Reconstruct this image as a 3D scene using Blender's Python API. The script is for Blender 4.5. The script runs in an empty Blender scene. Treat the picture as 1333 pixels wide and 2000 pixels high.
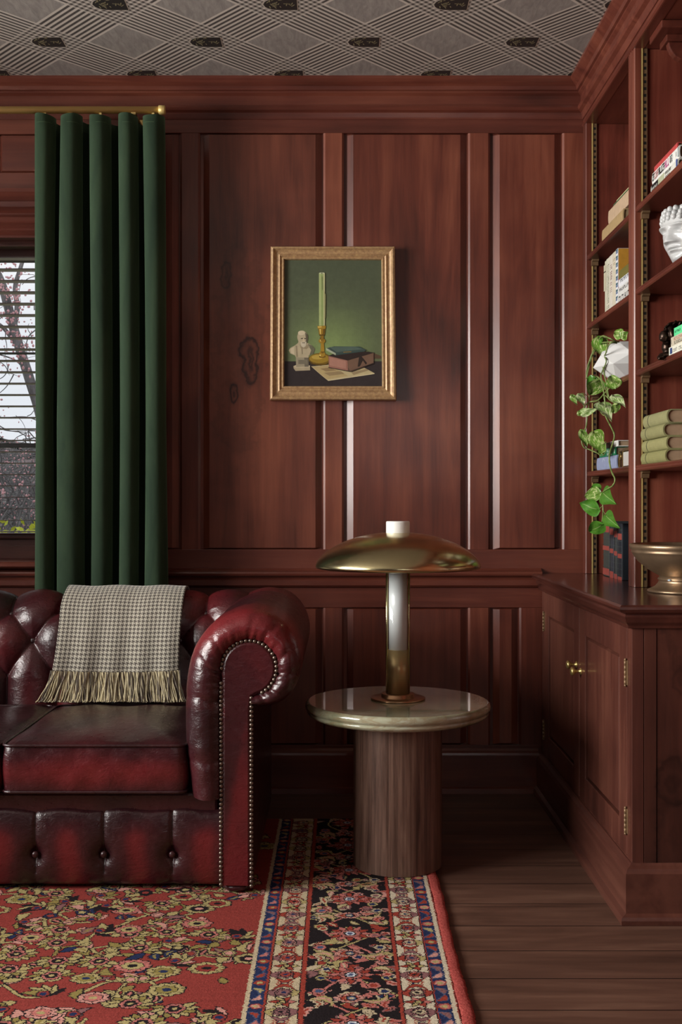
import bpy, math, random
import numpy as np
from mathutils import Vector, Matrix
random.seed(7); np.random.seed(7)
PI = math.pi
scene = bpy.context.scene
COL = scene.collection
# ---- the place in metres: camera at the origin looking along +Y, eye height EH, floor z = 0
EH, F, CX, CY = 1.045, 2200.0, 665.0, 985.0
def X_(px, Y): return (px - CX) * Y / F
def Z_(py, Y): return EH + (CY - py) * Y / F
def P(px, py, Y): return Vector((X_(px, Y), Y, Z_(py, Y)))
def srgb(r, g, b):
    f = lambda c: (c/255)/12.92 if c <= 10.3 else (((c/255)+.055)/1.055)**2.4
    return (f(r), f(g), f(b), 1.0)

# ------------------------------------------------------------------ object helpers
ORG = {}
def empty(name, loc, label=None, cat=None, group=None):
    o = bpy.data.objects.new(name, None); COL.objects.link(o)
    o.empty_display_size = .05
    o.location = loc; ORG[o.name] = Vector(loc)
    tag(o, label, cat, group); return o
def tag(o, label=None, cat=None, group=None, kind=None):
    if label: o['label'] = label
    if cat: o['category'] = cat
    if group: o['group'] = group
    if kind: o['kind'] = kind
    return o
def children(o): return [c for c in list(COL.objects) if c.parent == o]
def copy_tree(o, parent=None):
    c = o.copy(); COL.objects.link(c)
    if parent is not None: c.parent = parent
    for ch in children(o): copy_tree(ch, c)
    return c

def catmull(pts, n, closed=False):
    pts = [np.array(p, float) for p in pts]
    if closed: ext = [pts[-1]] + pts + [pts[0], pts[1]]
    else: ext = [2*pts[0]-pts[1]] + pts + [2*pts[-1]-pts[-2]]
    dense = []
    for i in range(1, len(ext)-2):
        p0, p1, p2, p3 = ext[i-1:i+3]
        for k in range(24):
            t = k/24
            dense.append(.5*((2*p1)+(-p0+p2)*t+(2*p0-5*p1+4*p2-p3)*t*t+(-p0+3*p1-3*p2+p3)*t**3))
    if not closed: dense.append(pts[-1])
    else: dense.append(pts[0])
    d = np.array(dense)
    L = np.concatenate([[0], np.cumsum(np.linalg.norm(np.diff(d, axis=0), axis=1))])
    s = np.linspace(0, L[-1], n + (1 if closed else 0))
    out = np.stack([np.interp(s, L, d[:, k]) for k in range(d.shape[1])], 1)
    return out[:-1] if closed else out

class MB:
    def __init__(s): s.v = []; s.f = []; s.sm = []; s.mi = []; s.c = []; s.col = (1, 1, 1, 1); s.mat = 0; s.uv = {}
    def add(s, verts, faces, smooth=False):
        b = len(s.v); s.v += [tuple(map(float, p)) for p in verts]
        for f in faces:
            s.f.append(tuple(b+i for i in f)); s.sm.append(smooth); s.mi.append(s.mat); s.c.append(s.col)
        return b
    def box(s, x0, x1, y0, y1, z0, z1, M=None):
        x0, x1 = min(x0, x1), max(x0, x1); y0, y1 = min(y0, y1), max(y0, y1); z0, z1 = min(z0, z1), max(z0, z1)
        vs = [Vector(p) for p in ((x0,y0,z0),(x1,y0,z0),(x1,y1,z0),(x0,y1,z0),(x0,y0,z1),(x1,y0,z1),(x1,y1,z1),(x0,y1,z1))]
        if M: vs = [M @ p for p in vs]
        s.add(vs, [(3,2,1,0),(4,5,6,7),(0,1,5,4),(1,2,6,5),(2,3,7,6),(3,0,4,7)])
    def prism(s, poly, axis, a, b, smooth=False):
        # poly: 2D points in the two other axes (in x,y,z order), extruded along axis
        def mk(p, t):
            return {'X': (t, p[0], p[1]), 'Y': (p[0], t, p[1]), 'Z': (p[0], p[1], t)}[axis]
        n = len(poly); vs = [mk(p, a) for p in poly] + [mk(p, b) for p in poly]
        A = sum(poly[i][0]*poly[(i+1)%n][1]-poly[(i+1)%n][0]*poly[i][1] for i in range(n))
        flip = (A > 0) ^ (axis == 'Y') ^ (b < a)
        side = [((i, (i+1)%n, n+(i+1)%n, n+i) if flip else (n+i, n+(i+1)%n, (i+1)%n, i)) for i in range(n)]
        base = s.add(vs, side, smooth)
        keep = s.sm
        cap1 = tuple(range(n)); cap2 = tuple(range(n, 2*n))
        if flip: cap1 = cap1[::-1]
        else: cap2 = cap2[::-1]
        for c in (cap1, cap2):
            s.f.append(tuple(base+i for i in c)); s.sm.append(False); s.mi.append(s.mat); s.c.append(s.col)
    def lathe(s, prof, c=(0, 0, 0), seg=48, smooth=True, M=None):
        vs, fs = [], []
        n = len(prof)
        for r, z in prof:
            for k in range(seg):
                a = 2*PI*k/seg
                p = Vector((c[0]+r*math.cos(a), c[1]+r*math.sin(a), c[2]+z))
                vs.append(M @ p if M else p)
        for i in range(n-1):
            for k in range(seg):
                k2 = (k+1) % seg
                fs.append((i*seg+k, i*seg+k2, (i+1)*seg+k2, (i+1)*seg+k))
        s.add(vs, fs, smooth)
        b = len(s.v) - len(vs)
        for row, rev in ((0, True), (n-1, False)):
            if prof[row][0] > 1e-5:
                idx = [b+row*seg+k for k in range(seg)]
                s.f.append(tuple(idx[::-1] if rev else idx)); s.sm.append(False); s.mi.append(s.mat); s.c.append(s.col)
    def tube(s, path, r, seg=8, cap=True, flat=None):
        path = [Vector(p) for p in path]; n = len(path)
        rs = r if hasattr(r, '__len__') else [r]*n
        t0 = (path[1]-path[0]).normalized()
        up = Vector((0, 0, 1)) if abs(t0.z) < .9 else Vector((1, 0, 0))
        nrm = t0.cross(up).normalized(); vs, fs = [], []
        for i in range(n):
            t = (path[min(i+1, n-1)]-path[max(i-1, 0)]).normalized()
            nrm = (nrm - t*nrm.dot(t)); nrm = nrm.normalized() if nrm.length > 1e-6 else t.orthogonal().normalized()
            bn = t.cross(nrm)
            for k in range(seg):
                a = 2*PI*k/seg
                vs.append(path[i] + (nrm*math.cos(a)+bn*math.sin(a)*(flat or 1))*rs[i])
        for i in range(n-1):
            for k in range(seg):
                k2 = (k+1) % seg
                fs.append((i*seg+k, i*seg+k2, (i+1)*seg+k2, (i+1)*seg+k))
        if cap:
            fs.append(tuple(range(seg))[::-1]); fs.append(tuple((n-1)*seg+k for k in range(seg)))
        s.add(vs, fs, True)
    def grid(s, pts, closed_u=False, closed_v=False, flip=False, smooth=True, uv=None):
        # pts[i][j]
        nu, nv = len(pts), len(pts[0]); vs = [p for row in pts for p in row]; fs = []
        for i in range(nu if closed_u else nu-1):
            for j in range(nv if closed_v else nv-1):
                i2, j2 = (i+1) % nu, (j+1) % nv
                q = (i*nv+j, i2*nv+j, i2*nv+j2, i*nv+j2)
                fs.append(q[::-1] if flip else q)
        b = s.add(vs, fs, smooth)
        if uv is not None:
            for i in range(nu):
                for j in range(nv): s.uv[b+i*nv+j] = uv[i][j]
    def sphere(s, c, r, seg=16, rings=10, M=None):
        r = r if hasattr(r, '__len__') else (r, r, r)
        vs, fs = [], []
        for i in range(rings+1):
            ph = PI*i/rings
            for k in range(seg):
                a = 2*PI*k/seg
                p = Vector((r[0]*math.sin(ph)*math.cos(a), r[1]*math.sin(ph)*math.sin(a), r[2]*math.cos(ph)))
                if M: p = M @ p
                vs.append(p + Vector(c))
        for i in range(rings):
            for k in range(seg):
                k2 = (k+1) % seg
                fs.append((i*seg+k, (i+1)*seg+k, (i+1)*seg+k2, i*seg+k2))
        s.add(vs, fs, True)
    def build(s, name, mat, parent=None, org=None, bevel=0, bseg=2, weld=False, sub=0, solid=0, color=False, autosm=None):
        if parent is not None: o_ = ORG[parent.name]
        elif org is not None: o_ = Vector(org)
        else:
            a = np.array(s.v); o_ = Vector(((a[:,0].min()+a[:,0].max())/2, (a[:,1].min()+a[:,1].max())/2, a[:,2].min()))
        me = bpy.data.meshes.new(name)
        me.from_pydata([(x-o_.x, y-o_.y, z-o_.z) for x, y, z in s.v], [], s.f)
        for m in (mat if isinstance(mat, (list, tuple)) else [mat]): me.materials.append(m)
        me.polygons.foreach_set('use_smooth', s.sm)
        if isinstance(mat, (list, tuple)): me.polygons.foreach_set('material_index', s.mi)
        if color:
            at = me.color_attributes.new('Col', 'FLOAT_COLOR', 'CORNER')
            buf = []
            for p in me.polygons:
                buf += list(s.c[p.index])*p.loop_total
            at.data.foreach_set('color', buf)
        if s.uv:
            ul = me.uv_layers.new(name='UVMap'); buf = []
            for l in me.loops: buf += list(s.uv.get(l.vertex_index, (0, 0)))
            ul.data.foreach_set('uv', buf)
        me.update()
        o = bpy.data.objects.new(name, me); COL.objects.link(o)
        if parent is not None: o.parent = parent
        else: o.location = o_
        ORG[o.name] = o_
        if weld: w = o.modifiers.new('weld', 'WELD'); w.merge_threshold = 1e-5
        if solid: w = o.modifiers.new('solid', 'SOLIDIFY'); w.thickness = solid; w.offset = 0
        if bevel:
            w = o.modifiers.new('bevel', 'BEVEL'); w.width = bevel; w.segments = bseg; w.limit_method = 'ANGLE'
            w.angle_limit = math.radians(40); w.harden_normals = False
        if sub: w = o.modifiers.new('sub', 'SUBSURF'); w.levels = sub; w.render_levels = sub
        return o

def sweep(mb, path, prof, smooth=False, side=1, caps=True):
    """profile [(out, z)] swept with mitres along a 2D polyline; out is measured to the right of travel (side=1)"""
    path = [Vector((p[0], p[1])) for p in path]; n = len(path); rows = []
    for i in range(n):
        d1 = (path[i]-path[i-1]).normalized() if i > 0 else (path[1]-path[0]).normalized()
        d2 = (path[i+1]-path[i]).normalized() if i < n-1 else d1
        n1 = Vector((d1.y, -d1.x))*side; n2 = Vector((d2.y, -d2.x))*side
        m = (n1+n2).normalized(); k = 1/max(.2, m.dot(n1))
        rows.append([(path[i].x+m.x*o*k, path[i].y+m.y*o*k, z) for o, z in prof])
    mb.grid(rows, smooth=smooth)
    return rows

# ------------------------------------------------------------------ materials
class N:
    """small node builder"""
    def __init__(s, name):
        s.m = bpy.data.materials.new(name); s.m.use_nodes = True; s.t = s.m.node_tree; s.t.nodes.clear()
        s.out = s.t.nodes.new('ShaderNodeOutputMaterial'); s.b = s.t.nodes.new('ShaderNodeBsdfPrincipled')
        s.t.links.new(s.b.outputs[0], s.out.inputs[0])
    def n(s, typ, **kw):
        nd = s.t.nodes.new(typ)
        for k, v in kw.items(): setattr(nd, k, v)
        return nd
    def link(s, a, b): s.t.links.new(a, b)
    def setp(s, **kw):
        for k, v in kw.items():
            k = k.replace('_', ' ')
            if hasattr(v, 'is_output'): s.link(v, s.b.inputs[k])
            else: s.b.inputs[k].default_value = v
    def math(s, op, a, b=None, c=None, clamp=False):
        nd = s.n('ShaderNodeMath', operation=op, use_clamp=clamp)
        for i, x in enumerate((a, b, c)):
            if x is None: continue
            if hasattr(x, 'is_output'): s.link(x, nd.inputs[i])
            else: nd.inputs[i].default_value = x
        return nd.outputs[0]
    def vmath(s, op, a, b=None):
        nd = s.n('ShaderNodeVectorMath', operation=op)
        for i, x in enumerate((a, b)):
            if x is None: continue
            if hasattr(x, 'is_output'): s.link(x, nd.inputs[i])
            else: nd.inputs[i].default_value = x
        return nd.outputs['Value'] if op in ('LENGTH', 'DOT_PRODUCT', 'DISTANCE') else nd.outputs[0]
    def coord(s, kind='Object', rnd=False):
        c = s.n('ShaderNodeTexCoord').outputs[kind]
        if rnd:
            r = s.n('ShaderNodeObjectInfo').outputs['Random']
            cmb = s.n('ShaderNodeCombineXYZ')
            v = s.math('MULTIPLY', r, 17.0)
            for i in range(3): s.link(v, cmb.inputs[i])
            c = s.vmath('ADD', c, cmb.outputs[0])
        return c
    def noise(s, vec, scale, detail=3, rough=.5, dist=0, col=False):
        nd = s.n('ShaderNodeTexNoise'); s.link(vec, nd.inputs['Vector'])
        nd.inputs['Scale'].default_value = scale; nd.inputs['Detail'].default_value = detail
        nd.inputs['Roughness'].default_value = rough; nd.inputs['Distortion'].default_value = dist
        return nd.outputs['Color' if col else 0]
    def scale(s, vec, sc):
        nd = s.n('ShaderNodeMapping'); s.link(vec, nd.inputs[0]); nd.inputs['Scale'].default_value = sc
        return nd.outputs[0]
    def ramp(s, fac, stops, interp='LINEAR'):
        nd = s.n('ShaderNodeValToRGB'); s.link(fac, nd.inputs[0]); cr = nd.color_ramp; cr.interpolation = interp
        while len(cr.elements) < len(stops): cr.elements.new(.5)
        for e, (p, c) in zip(cr.elements, stops):
            e.position = p; e.color = c if hasattr(c, '__len__') else (c, c, c, 1)
        return nd.outputs[0]
    def mix(s, fac, a, b, mode='MIX'):
        nd = s.n('ShaderNodeMix', data_type='RGBA', blend_type=mode)
        for i, x in ((0, fac), (6, a), (7, b)):
            if hasattr(x, 'is_output'): s.link(x, nd.inputs[i])
            else: nd.inputs[i].default_value = x
        return nd.outputs[2]
    def bump(s, h, strength=.2, dist=.01):
        nd = s.n('ShaderNodeBump'); s.link(h, nd.inputs['Height'])
        nd.inputs['Strength'].default_value = strength; nd.inputs['Distance'].default_value = dist
        s.link(nd.outputs[0], s.b.inputs['Normal'])

def plain(name, col, rough=.5, metal=0, spec=.5, noise=0, nscale=20, bump=0, coat=0, **kw):
    m = N(name); m.setp(Roughness=rough, Metallic=metal)
    m.b.inputs['Specular IOR Level'].default_value = spec
    v = m.coord()
    if noise:
        f = m.noise(v, nscale, 4)
        c = m.ramp(f, [(.3, tuple(x*(1-noise) for x in col[:3])+(1,)), (.7, tuple(min(1, x*(1+noise)) for x in col[:3])+(1,))])
        m.setp(Base_Color=c)
    else: m.setp(Base_Color=col)
    if bump: m.bump(m.noise(v, nscale*2, 3), bump, .002)
    if coat: m.setp(Coat_Weight=coat, Coat_Roughness=.1)
    m.setp(**kw)
    return m.m

def wood(name, axis='Z', dark=srgb(62, 29, 22), mid=srgb(104, 51, 38), light=srgb(140, 79, 58), rough=.36, knots=(), coat=.25, rnd=True, g=1.0, spec=.5):
    m = N(name); v0 = m.coord(rnd=rnd); vo = m.coord()
    s1 = {'X': (2.2, 46, 46), 'Y': (46, 2.2, 46), 'Z': (46, 46, 2.2)}[axis]
    s2 = {'X': (.7, 7, 7), 'Y': (7, .7, 7), 'Z': (7, 7, .7)}[axis]
    grain = m.noise(m.scale(v0, s1), 1.0*g, 5, .65, .4)
    blot = m.noise(m.scale(v0, s2), 1.0, 4, .6, 1.6)
    soft = m.noise(v0, 2.3, 3, .5, .3)
    f = m.math('ADD', m.math('MULTIPLY', grain, .24), m.math('ADD', m.math('MULTIPLY', blot, .38), m.math('MULTIPLY', soft, .44)))
    oi = m.n('ShaderNodeObjectInfo').outputs['Random']
    if rnd: f = m.math('ADD', f, m.math('MULTIPLY', m.math('SUBTRACT', oi, .5), .07))
    c = m.ramp(f, [(.36, dark), (.52, mid), (.70, light)])
    # cathedral figure / knots: own shapes of the board
    ax = {'X': 0, 'Y': 1, 'Z': 2}[axis]
    for (ka, kb, sa, sb, st, uses) in knots:
        # uses: plane axes indices, e.g. (0,2)
        cen = [0, 0, 0]; sc = [0, 0, 0]
        cen[uses[0]] = ka; cen[uses[1]] = kb; sc[uses[0]] = 1/sa; sc[uses[1]] = 1/sb
        wv = m.vmath('ADD', vo, m.vmath('MULTIPLY', m.vmath('SUBTRACT', m.noise(vo, 16, 3, .6, 0, True), (.5, .5, .5)), (sa*1.6, sa*1.6, sb*1.2)))
        d = m.vmath('LENGTH', m.vmath('MULTIPLY', m.vmath('SUBTRACT', wv, tuple(cen)), tuple(sc)))
        fall = m.math('MULTIPLY', m.math('SUBTRACT', 1.0, d, clamp=True), 1.6, clamp=True)
        ring = m.math('POWER', m.math('ADD', m.math('MULTIPLY', m.math('SINE', m.math('MULTIPLY', d, 11.0)), .5), .5), 1.5)
        edge = m.math('SUBTRACT', 1.0, m.math('MULTIPLY', m.math('ABSOLUTE', m.math('SUBTRACT', d, .72)), 3.6), clamp=True)
        amt = m.math('MULTIPLY', m.math('ADD', m.math('MULTIPLY', m.math('MULTIPLY', ring, fall), .55), m.math('ADD', m.math('MULTIPLY', edge, .42), m.math('MULTIPLY', m.math('LESS_THAN', d, .78), .22))), st, clamp=True)
        c = m.mix(amt, c, tuple(x*.28 for x in dark[:3])+(1,))
    m.setp(Base_Color=c, Roughness=m.math('ADD', m.math('MULTIPLY', grain, .18), rough-.09))
    m.b.inputs['Specular IOR Level'].default_value = spec
    m.setp(Coat_Weight=coat, Coat_Roughness=.16)
    m.bump(m.math('ADD', m.math('MULTIPLY', grain, .5), m.math('MULTIPLY', soft, .9)), .16, .004)
    return m.m

def painted(name, rough=.55, spec=.4, noise=.12, nscale=60, bump=.05, coat=0):
    """base colour from the mesh's own paint attribute"""
    m = N(name); a = m.n('ShaderNodeAttribute', attribute_name='Col')
    v = m.coord()
    f = m.ramp(m.noise(v, nscale, 4), [(.3, 1-noise), (.7, 1+noise*.3)])
    m.setp(Base_Color=m.mix(1.0, a.outputs['Color'], f, 'MULTIPLY'), Roughness=rough)
    m.b.inputs['Specular IOR Level'].default_value = spec
    if coat: m.setp(Coat_Weight=coat, Coat_Roughness=.1)
    if bump: m.bump(m.noise(v, nscale*2, 3), bump, .002)
    return m.m

M = {}
KN = (  # knots on the boards of the back wall (world x, z)
)
M['wood_v'] = wood('mahogany_upright_grain', 'Z')
M['wood_h'] = wood('mahogany_level_grain', 'X', mid=srgb(96, 47, 36), light=srgb(124, 68, 51))
M['wood_y'] = wood('mahogany_depth_grain', 'Y', mid=srgb(96, 47, 36), light=srgb(124, 68, 51))
M['wood_top'] = wood('mahogany_worktop', 'Y', dark=srgb(52, 28, 23), mid=srgb(74, 40, 33), light=srgb(92, 52, 42), rough=.22, coat=.5)
M['brass'] = plain('aged_brass', srgb(214, 188, 120), .28, .85, noise=.12, nscale=9)
M['brass_rod'] = plain('satin_brass', srgb(226, 198, 126), .46, .4)
M['brass_dark'] = plain('dull_bronze_metal', srgb(128, 102, 74), .45, .35, noise=.2, nscale=30)
M['black'] = plain('slot_black', (.004, .003, .002, 1), .8)
M['paint'] = painted('printed_cover')
M['paper'] = plain('page_edges', srgb(176, 152, 124), .9, noise=.15, nscale=160)
M['white'] = plain('white_glaze', srgb(196, 197, 196), .22, spec=.5)
WORLD, E_LEFT, E_REAR, EXPO = .78, 270.0, 6.0, 0.42
# ================================================================== ROOM
CEIL, WY = 2.585, 4.10          # ceiling height, back wall face
XL, XR, YB = -3.3, 1.19, -2.4   # left wall, right wall, rear wall
def struct(mb, name, mat, **kw):
    return tag(mb.build(name, mat, **kw), kind='structure')

# floor: wide dark boards running along X
m = N('dark_floor_boards'); v = m.coord()
sx = m.n('ShaderNodeSeparateXYZ'); m.link(v, sx.inputs[0])
row = m.math('FLOOR', m.math('DIVIDE', sx.outputs[1], .155))
wn = m.n('ShaderNodeTexWhiteNoise', noise_dimensions='1D'); m.link(row, wn.inputs['W'])
xs = m.math('ADD', sx.outputs[0], m.math('MULTIPLY', wn.outputs[0], 9.0))
cmb = m.n('ShaderNodeCombineXYZ'); m.link(xs, cmb.inputs[0]); m.link(sx.outputs[1], cmb.inputs[1]); m.link(m.math('MULTIPLY', row, 3.1), cmb.inputs[2])
gr = m.noise(m.scale(cmb.outputs[0], (2.2, 34, 1)), 1, 5, .65, .5)
bl = m.noise(m.scale(cmb.outputs[0], (1.2, 7, 1)), 1, 4, .6, 1.8)
f = m.math('ADD', m.math('MULTIPLY', gr, .4), m.math('ADD', m.math('MULTIPLY', bl, .5), m.math('MULTIPLY', m.math('SUBTRACT', wn.outputs[0], .5), .05)))
c = m.ramp(f, [(.28, srgb(66, 45, 36)), (.48, srgb(96, 67, 54)), (.68, srgb(124, 92, 75))])
fr = m.math('FRACT', m.math('DIVIDE', sx.outputs[1], .155))
gap = m.math('LESS_THAN', fr, .022)
spk = m.math('GREATER_THAN', m.noise(v, 95, 2, .5), .74)
c = m.mix(gap, c, srgb(20, 11, 8)); c = m.mix(m.math('MULTIPLY', spk, .25), c, srgb(120, 100, 84))
m.setp(Base_Color=c, Roughness=m.math('ADD', m.math('MULTIPLY', bl, .25), .32))
m.bump(m.math('SUBTRACT', m.math('MULTIPLY', gr, .3), gap), .25, .003)
M['floor'] = m.m
mb = MB(); mb.box(XL-.1, XR+.1, YB-.1, WY+.2, -.1, 0); struct(mb, 'floor', M['floor'], org=(0, 0, 0))

# ceiling: grey plaid paper, printed shields on the crossings
ks = (CEIL-EH)/1.524
PX, PY = .521*ks, .56*ks; sx0, sy0 = -.4425*ks, 3.713*ks
m = N('plaid_ceiling_paper'); v = m.coord(); s3 = m.n('ShaderNodeSeparateXYZ'); m.link(v, s3.inputs[0])
xx = m.math('DIVIDE', m.math('SUBTRACT', s3.outputs[0], sx0), PX); yy = m.math('DIVIDE', m.math('SUBTRACT', s3.outputs[1], sy0), PY)
base = m.ramp(m.noise(m.scale(v, (60, 14, 10)), 1, 5, .7, .6), [(.3, srgb(138, 131, 126)), (.7, srgb(172, 165, 158))])
light, dark = srgb(222, 212, 200), srgb(50, 42, 38)
def band(a):
    d = m.math('ABSOLUTE', m.math('SUBTRACT', m.math('FRACT', m.math('ADD', a, .5)), .5))
    ins = m.math('LESS_THAN', d, .262)
    st = m.math('LESS_THAN', m.math('FRACT', m.math('ADD', m.math('MULTIPLY', d, 20.0), .25)), .5)
    edge = m.math('LESS_THAN', m.math('ABSOLUTE', m.math('SUBTRACT', d, .252)), .008)
    return ins, m.mix(edge, m.mix(st, dark, light), light)
ia, ca = band(m.math('ADD', xx, yy)); ib, cb = band(m.math('SUBTRACT', xx, yy))
c = m.mix(m.math('MULTIPLY', ia, .92), base, ca); c = m.mix(m.math('MULTIPLY', ib, m.math('SUBTRACT', .86, m.math('MULTIPLY', ia, .34))), c, cb)
c = m.mix(.10, c, base)
m.setp(Base_Color=c, Roughness=.75); m.bump(m.noise(v, 260, 2), .12, .002)
M['ceil'] = m.m
M['shield_dark'] = plain('shield_print', srgb(46, 42, 40), .6); M['shield_line'] = plain('shield_outline', srgb(196, 186, 172), .6)
M['shield_gold'] = plain('shield_crest', srgb(150, 142, 110), .6)
mb = MB(); mb.box(XL-.1, XR+.1, YB-.1, WY+.2, CEIL, CEIL+.1)
def flat(pts, z):  # facing down
    mb.add([(x, y, z) for x, y in pts], [tuple(range(len(pts)))[::-1]])
for r in range(-14, 3):
    for q in range(-6, 5):
        cx = sx0 + (q + (.5 if r % 2 else 0))*PX; cy = sy0 + r*PY/2
        if not (XL < cx < XR and YB < cy < WY-.06): continue
        def shp(s):
            o = [(.051, -.040), (.051, .040), (-.004, .040)]
            o += [(-.004-.050*math.sin(a), .040*math.cos(a)**.8) for a in (.3, .6, .9, 1.2)] + [(-.056, 0)]
            o += [(x, -y) for x, y in o[:1:-1][1:]]
            return [(cx+x*s+(.0008 if s < 1 else 0), cy+y*s) for x, y in o]
        mb.mat = 2; flat(shp(1.05), CEIL-.0006)
        mb.mat = 1; flat(shp(.97), CEIL-.0010)
        mb.mat = 3
        rr = random.Random(3)
        for t in range(26):
            x = cx-.018+rr.gauss(0, .011); y = cy+rr.gauss(0, .016)
            if t > 17: x = cx+.012+.013*(t-17)/4; y = cy+rr.choice((-.006, .0, .006))
            a = rr.random()*PI; l = .004+.004*rr.random(); w = .0016
            flat([(x-l*math.cos(a)-w*math.sin(a), y-l*math.sin(a)+w*math.cos(a)), (x-l*math.cos(a)+w*math.sin(a), y-l*math.sin(a)-w*math.cos(a)),
                  (x+l*math.cos(a)+w*math.sin(a), y+l*math.sin(a)-w*math.cos(a)), (x+l*math.cos(a)-w*math.sin(a), y+l*math.sin(a)+w*math.cos(a))], CEIL-.0014)
struct(mb, 'ceiling', [M['ceil'], M['shield_dark'], M['shield_line'], M['shield_gold']], org=(0, 0, 0))

# ---- back wall with a window opening
WX0, WX1, WZ0, WZ1 = -2.30, -.95, .84, 2.03
mb = MB()
Yb0, Yb1 = WY+.012, WY+.20
for x0, x1, z0, z1 in ((XL-.1, WX0, 0, CEIL), (WX1, XR+.1, 0, CEIL), (WX0, WX1, 0, WZ0), (WX0, WX1, WZ1, CEIL)):
    mb.box(x0, x1, Yb0, Yb1, z0, z1)
wall = struct(mb, 'wall_back', M['wood_v'], org=(0, 0, 0))
wz = lambda py: Z_(py, WY); wx = lambda px: X_(px, WY)
# boards: stiles and rails stand at the wall face, raised fields lie between them
def raised(x0, x1, z0, z1, mat, bev=.023, zb=.006):
    """raised field: bevels along the uprights"""
    yb, yf = WY+.011, WY-.001
    mb = MB()
    pts = [(x0, yb), (x0+bev, yf), (x1-bev, yf), (x1, yb)]
    zz = [(z0, 1), (z0+zb, 0), (z1-zb, 0), (z1, 1)]
    rows = []
    for z, edge in zz:
        rows.append([(x, yb if edge else y, z) for x, y in pts])
    mb.grid(rows, smooth=False)
    return mb.build('raised_panel', mat, parent=wall)
KL = [(wx(487), wz(703), .044, .105, 1.0, (0, 2)), (wx(457), wz(770), .020, .05, 1.0, (0, 2)), (wx(442), wz(535), .026, .055, .7, (0, 2)),
      (wx(465), wz(690), .12, .50, .30, (0, 2))]
M['wood_knot'] = wood('mahogany_knotty_board', 'Z', knots=KL, rnd=False, mid=srgb(108, 57, 43))
M['wood_tl'] = wood('mahogany_shelf_grain', 'Y')
zt, zb_ = wz(260), wz(1073)
lt, lb = wz(1187), .17
stiles_u = [(-.0, -.0)]
ups = [(wx(352), wx(391)), (wx(632), wx(672)), (wx(915), wx(958)), (wx(1099), XR+.0)]
fields_u = [(wx(258), wx(350)), (wx(396), wx(630)), (wx(677), wx(913)), (wx(963), wx(1097))]
lows = [(wx(130), wx(178)), (wx(352), wx(391)), (wx(632), wx(672)), (wx(915), wx(958)), (wx(1015), XR+.0)]
fields_l = [(wx(-60), wx(128)), (wx(180), wx(350)), (wx(396), wx(630)), (wx(677), wx(913)), (wx(963), wx(1013))]
def stile(x0, x1, z0, z1):
    mb = MB(); e = .007
    mb.prism([(x0, Yb0), (x0, WY+.004), (x0+e, WY-.001), (x1-e, WY-.001), (x1, WY+.004), (x1, Yb0)], 'Z', z0, z1)
    mb.build('stile', M['wood_v'], parent=wall)
for x0, x1 in ups: stile(x0, x1, zb_, zt)
for x0, x1 in lows: stile(x0, x1, lb, lt)
stile(WX1, wx(258)-.002, zb_, zt)
for i, (x0, x1) in enumerate(fields_u): raised(x0+.002, x1-.002, zb_, zt, M['wood_knot'] if i == 1 else M['wood_v'])
for i, (x0, x1) in enumerate(fields_l): raised(x0+.002, x1-.002, lb, lt, M['wood_v'])
for i in range(4): raised(-1.10-.5*i-.46, -1.10-.5*i, lb, lt, M['wood_v'])
def rail(x0, x1, z0, z1, name='rail', y=WY-.001):
    mb = MB(); mb.box(x0, x1, y, Yb0, z0, z1); mb.build(name, M['wood_h'], parent=wall, bevel=.002)
rail(WX1, XR, zt, 2.46); rail(WX1, XR, .78, zb_); rail(XL, XR, lt, .78); rail(XL, XR, .12, lb)
# above the window: short panels
rail(XL, WX1, wz(262), 2.46); rail(XL, WX1, WZ1, wz(337))
for x0, x1 in ((-1.36, -1.245), (-1.95, -1.88)): stile(x0, x1, wz(337), wz(262))
raised(-1.243, -.96, wz(337), wz(262), M['wood_h'], .012); raised(-1.878, -1.362, wz(337), wz(262), M['wood_h'], .012)
rail(XL, WX0, WZ0, WZ1)

# crown around the room: back wall, then along the bookcase face
BX = .885                    # bookcase face
crown = [(.0, CEIL), (.056, CEIL), (.056, CEIL-.010), (.046, CEIL-.020), (.034, CEIL-.030), (.030, CEIL-.042), (.022, CEIL-.044), (.022, CEIL-.050),
         (.012, CEIL-.058), (.012, CEIL-.092), (.024, CEIL-.096), (.026, CEIL-.104), (.022, CEIL-.112), (.010, CEIL-.118), (.006, CEIL-.134), (.004, CEIL-.140), (-.012, CEIL-.141)]
mb = MB(); sweep(mb, [(XL, WY), (BX, WY), (BX, YB)], crown)
struct(mb, 'trim_1', M['wood_h'], org=(0, 0, 0))
# chair rail
chair = [(-.012, .814), (.006, .812), (.016, .806), (.034, .801), (.036, .795), (.034, .788), (.018, .779), (.016, .774), (.020, .770), (.020, .752), (.014, .746), (.004, .742), (-.012, .741)]
mb = MB(); sweep(mb, [(XL, WY), (.73, WY)], chair); struct(mb, 'trim_2', M['wood_h'], org=(0, 0, 0))
bsb = [(-.012, .160), (.006, .158), (.010, .150), (.020, .144), (.022, .136), (.022, .022), (.034, .018), (.036, 0)]
mb = MB(); sweep(mb, [(XL, WY), (.72, WY)], bsb); struct(mb, 'baseboard_back', M['wood_h'], org=(0, 0, 0))

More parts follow.
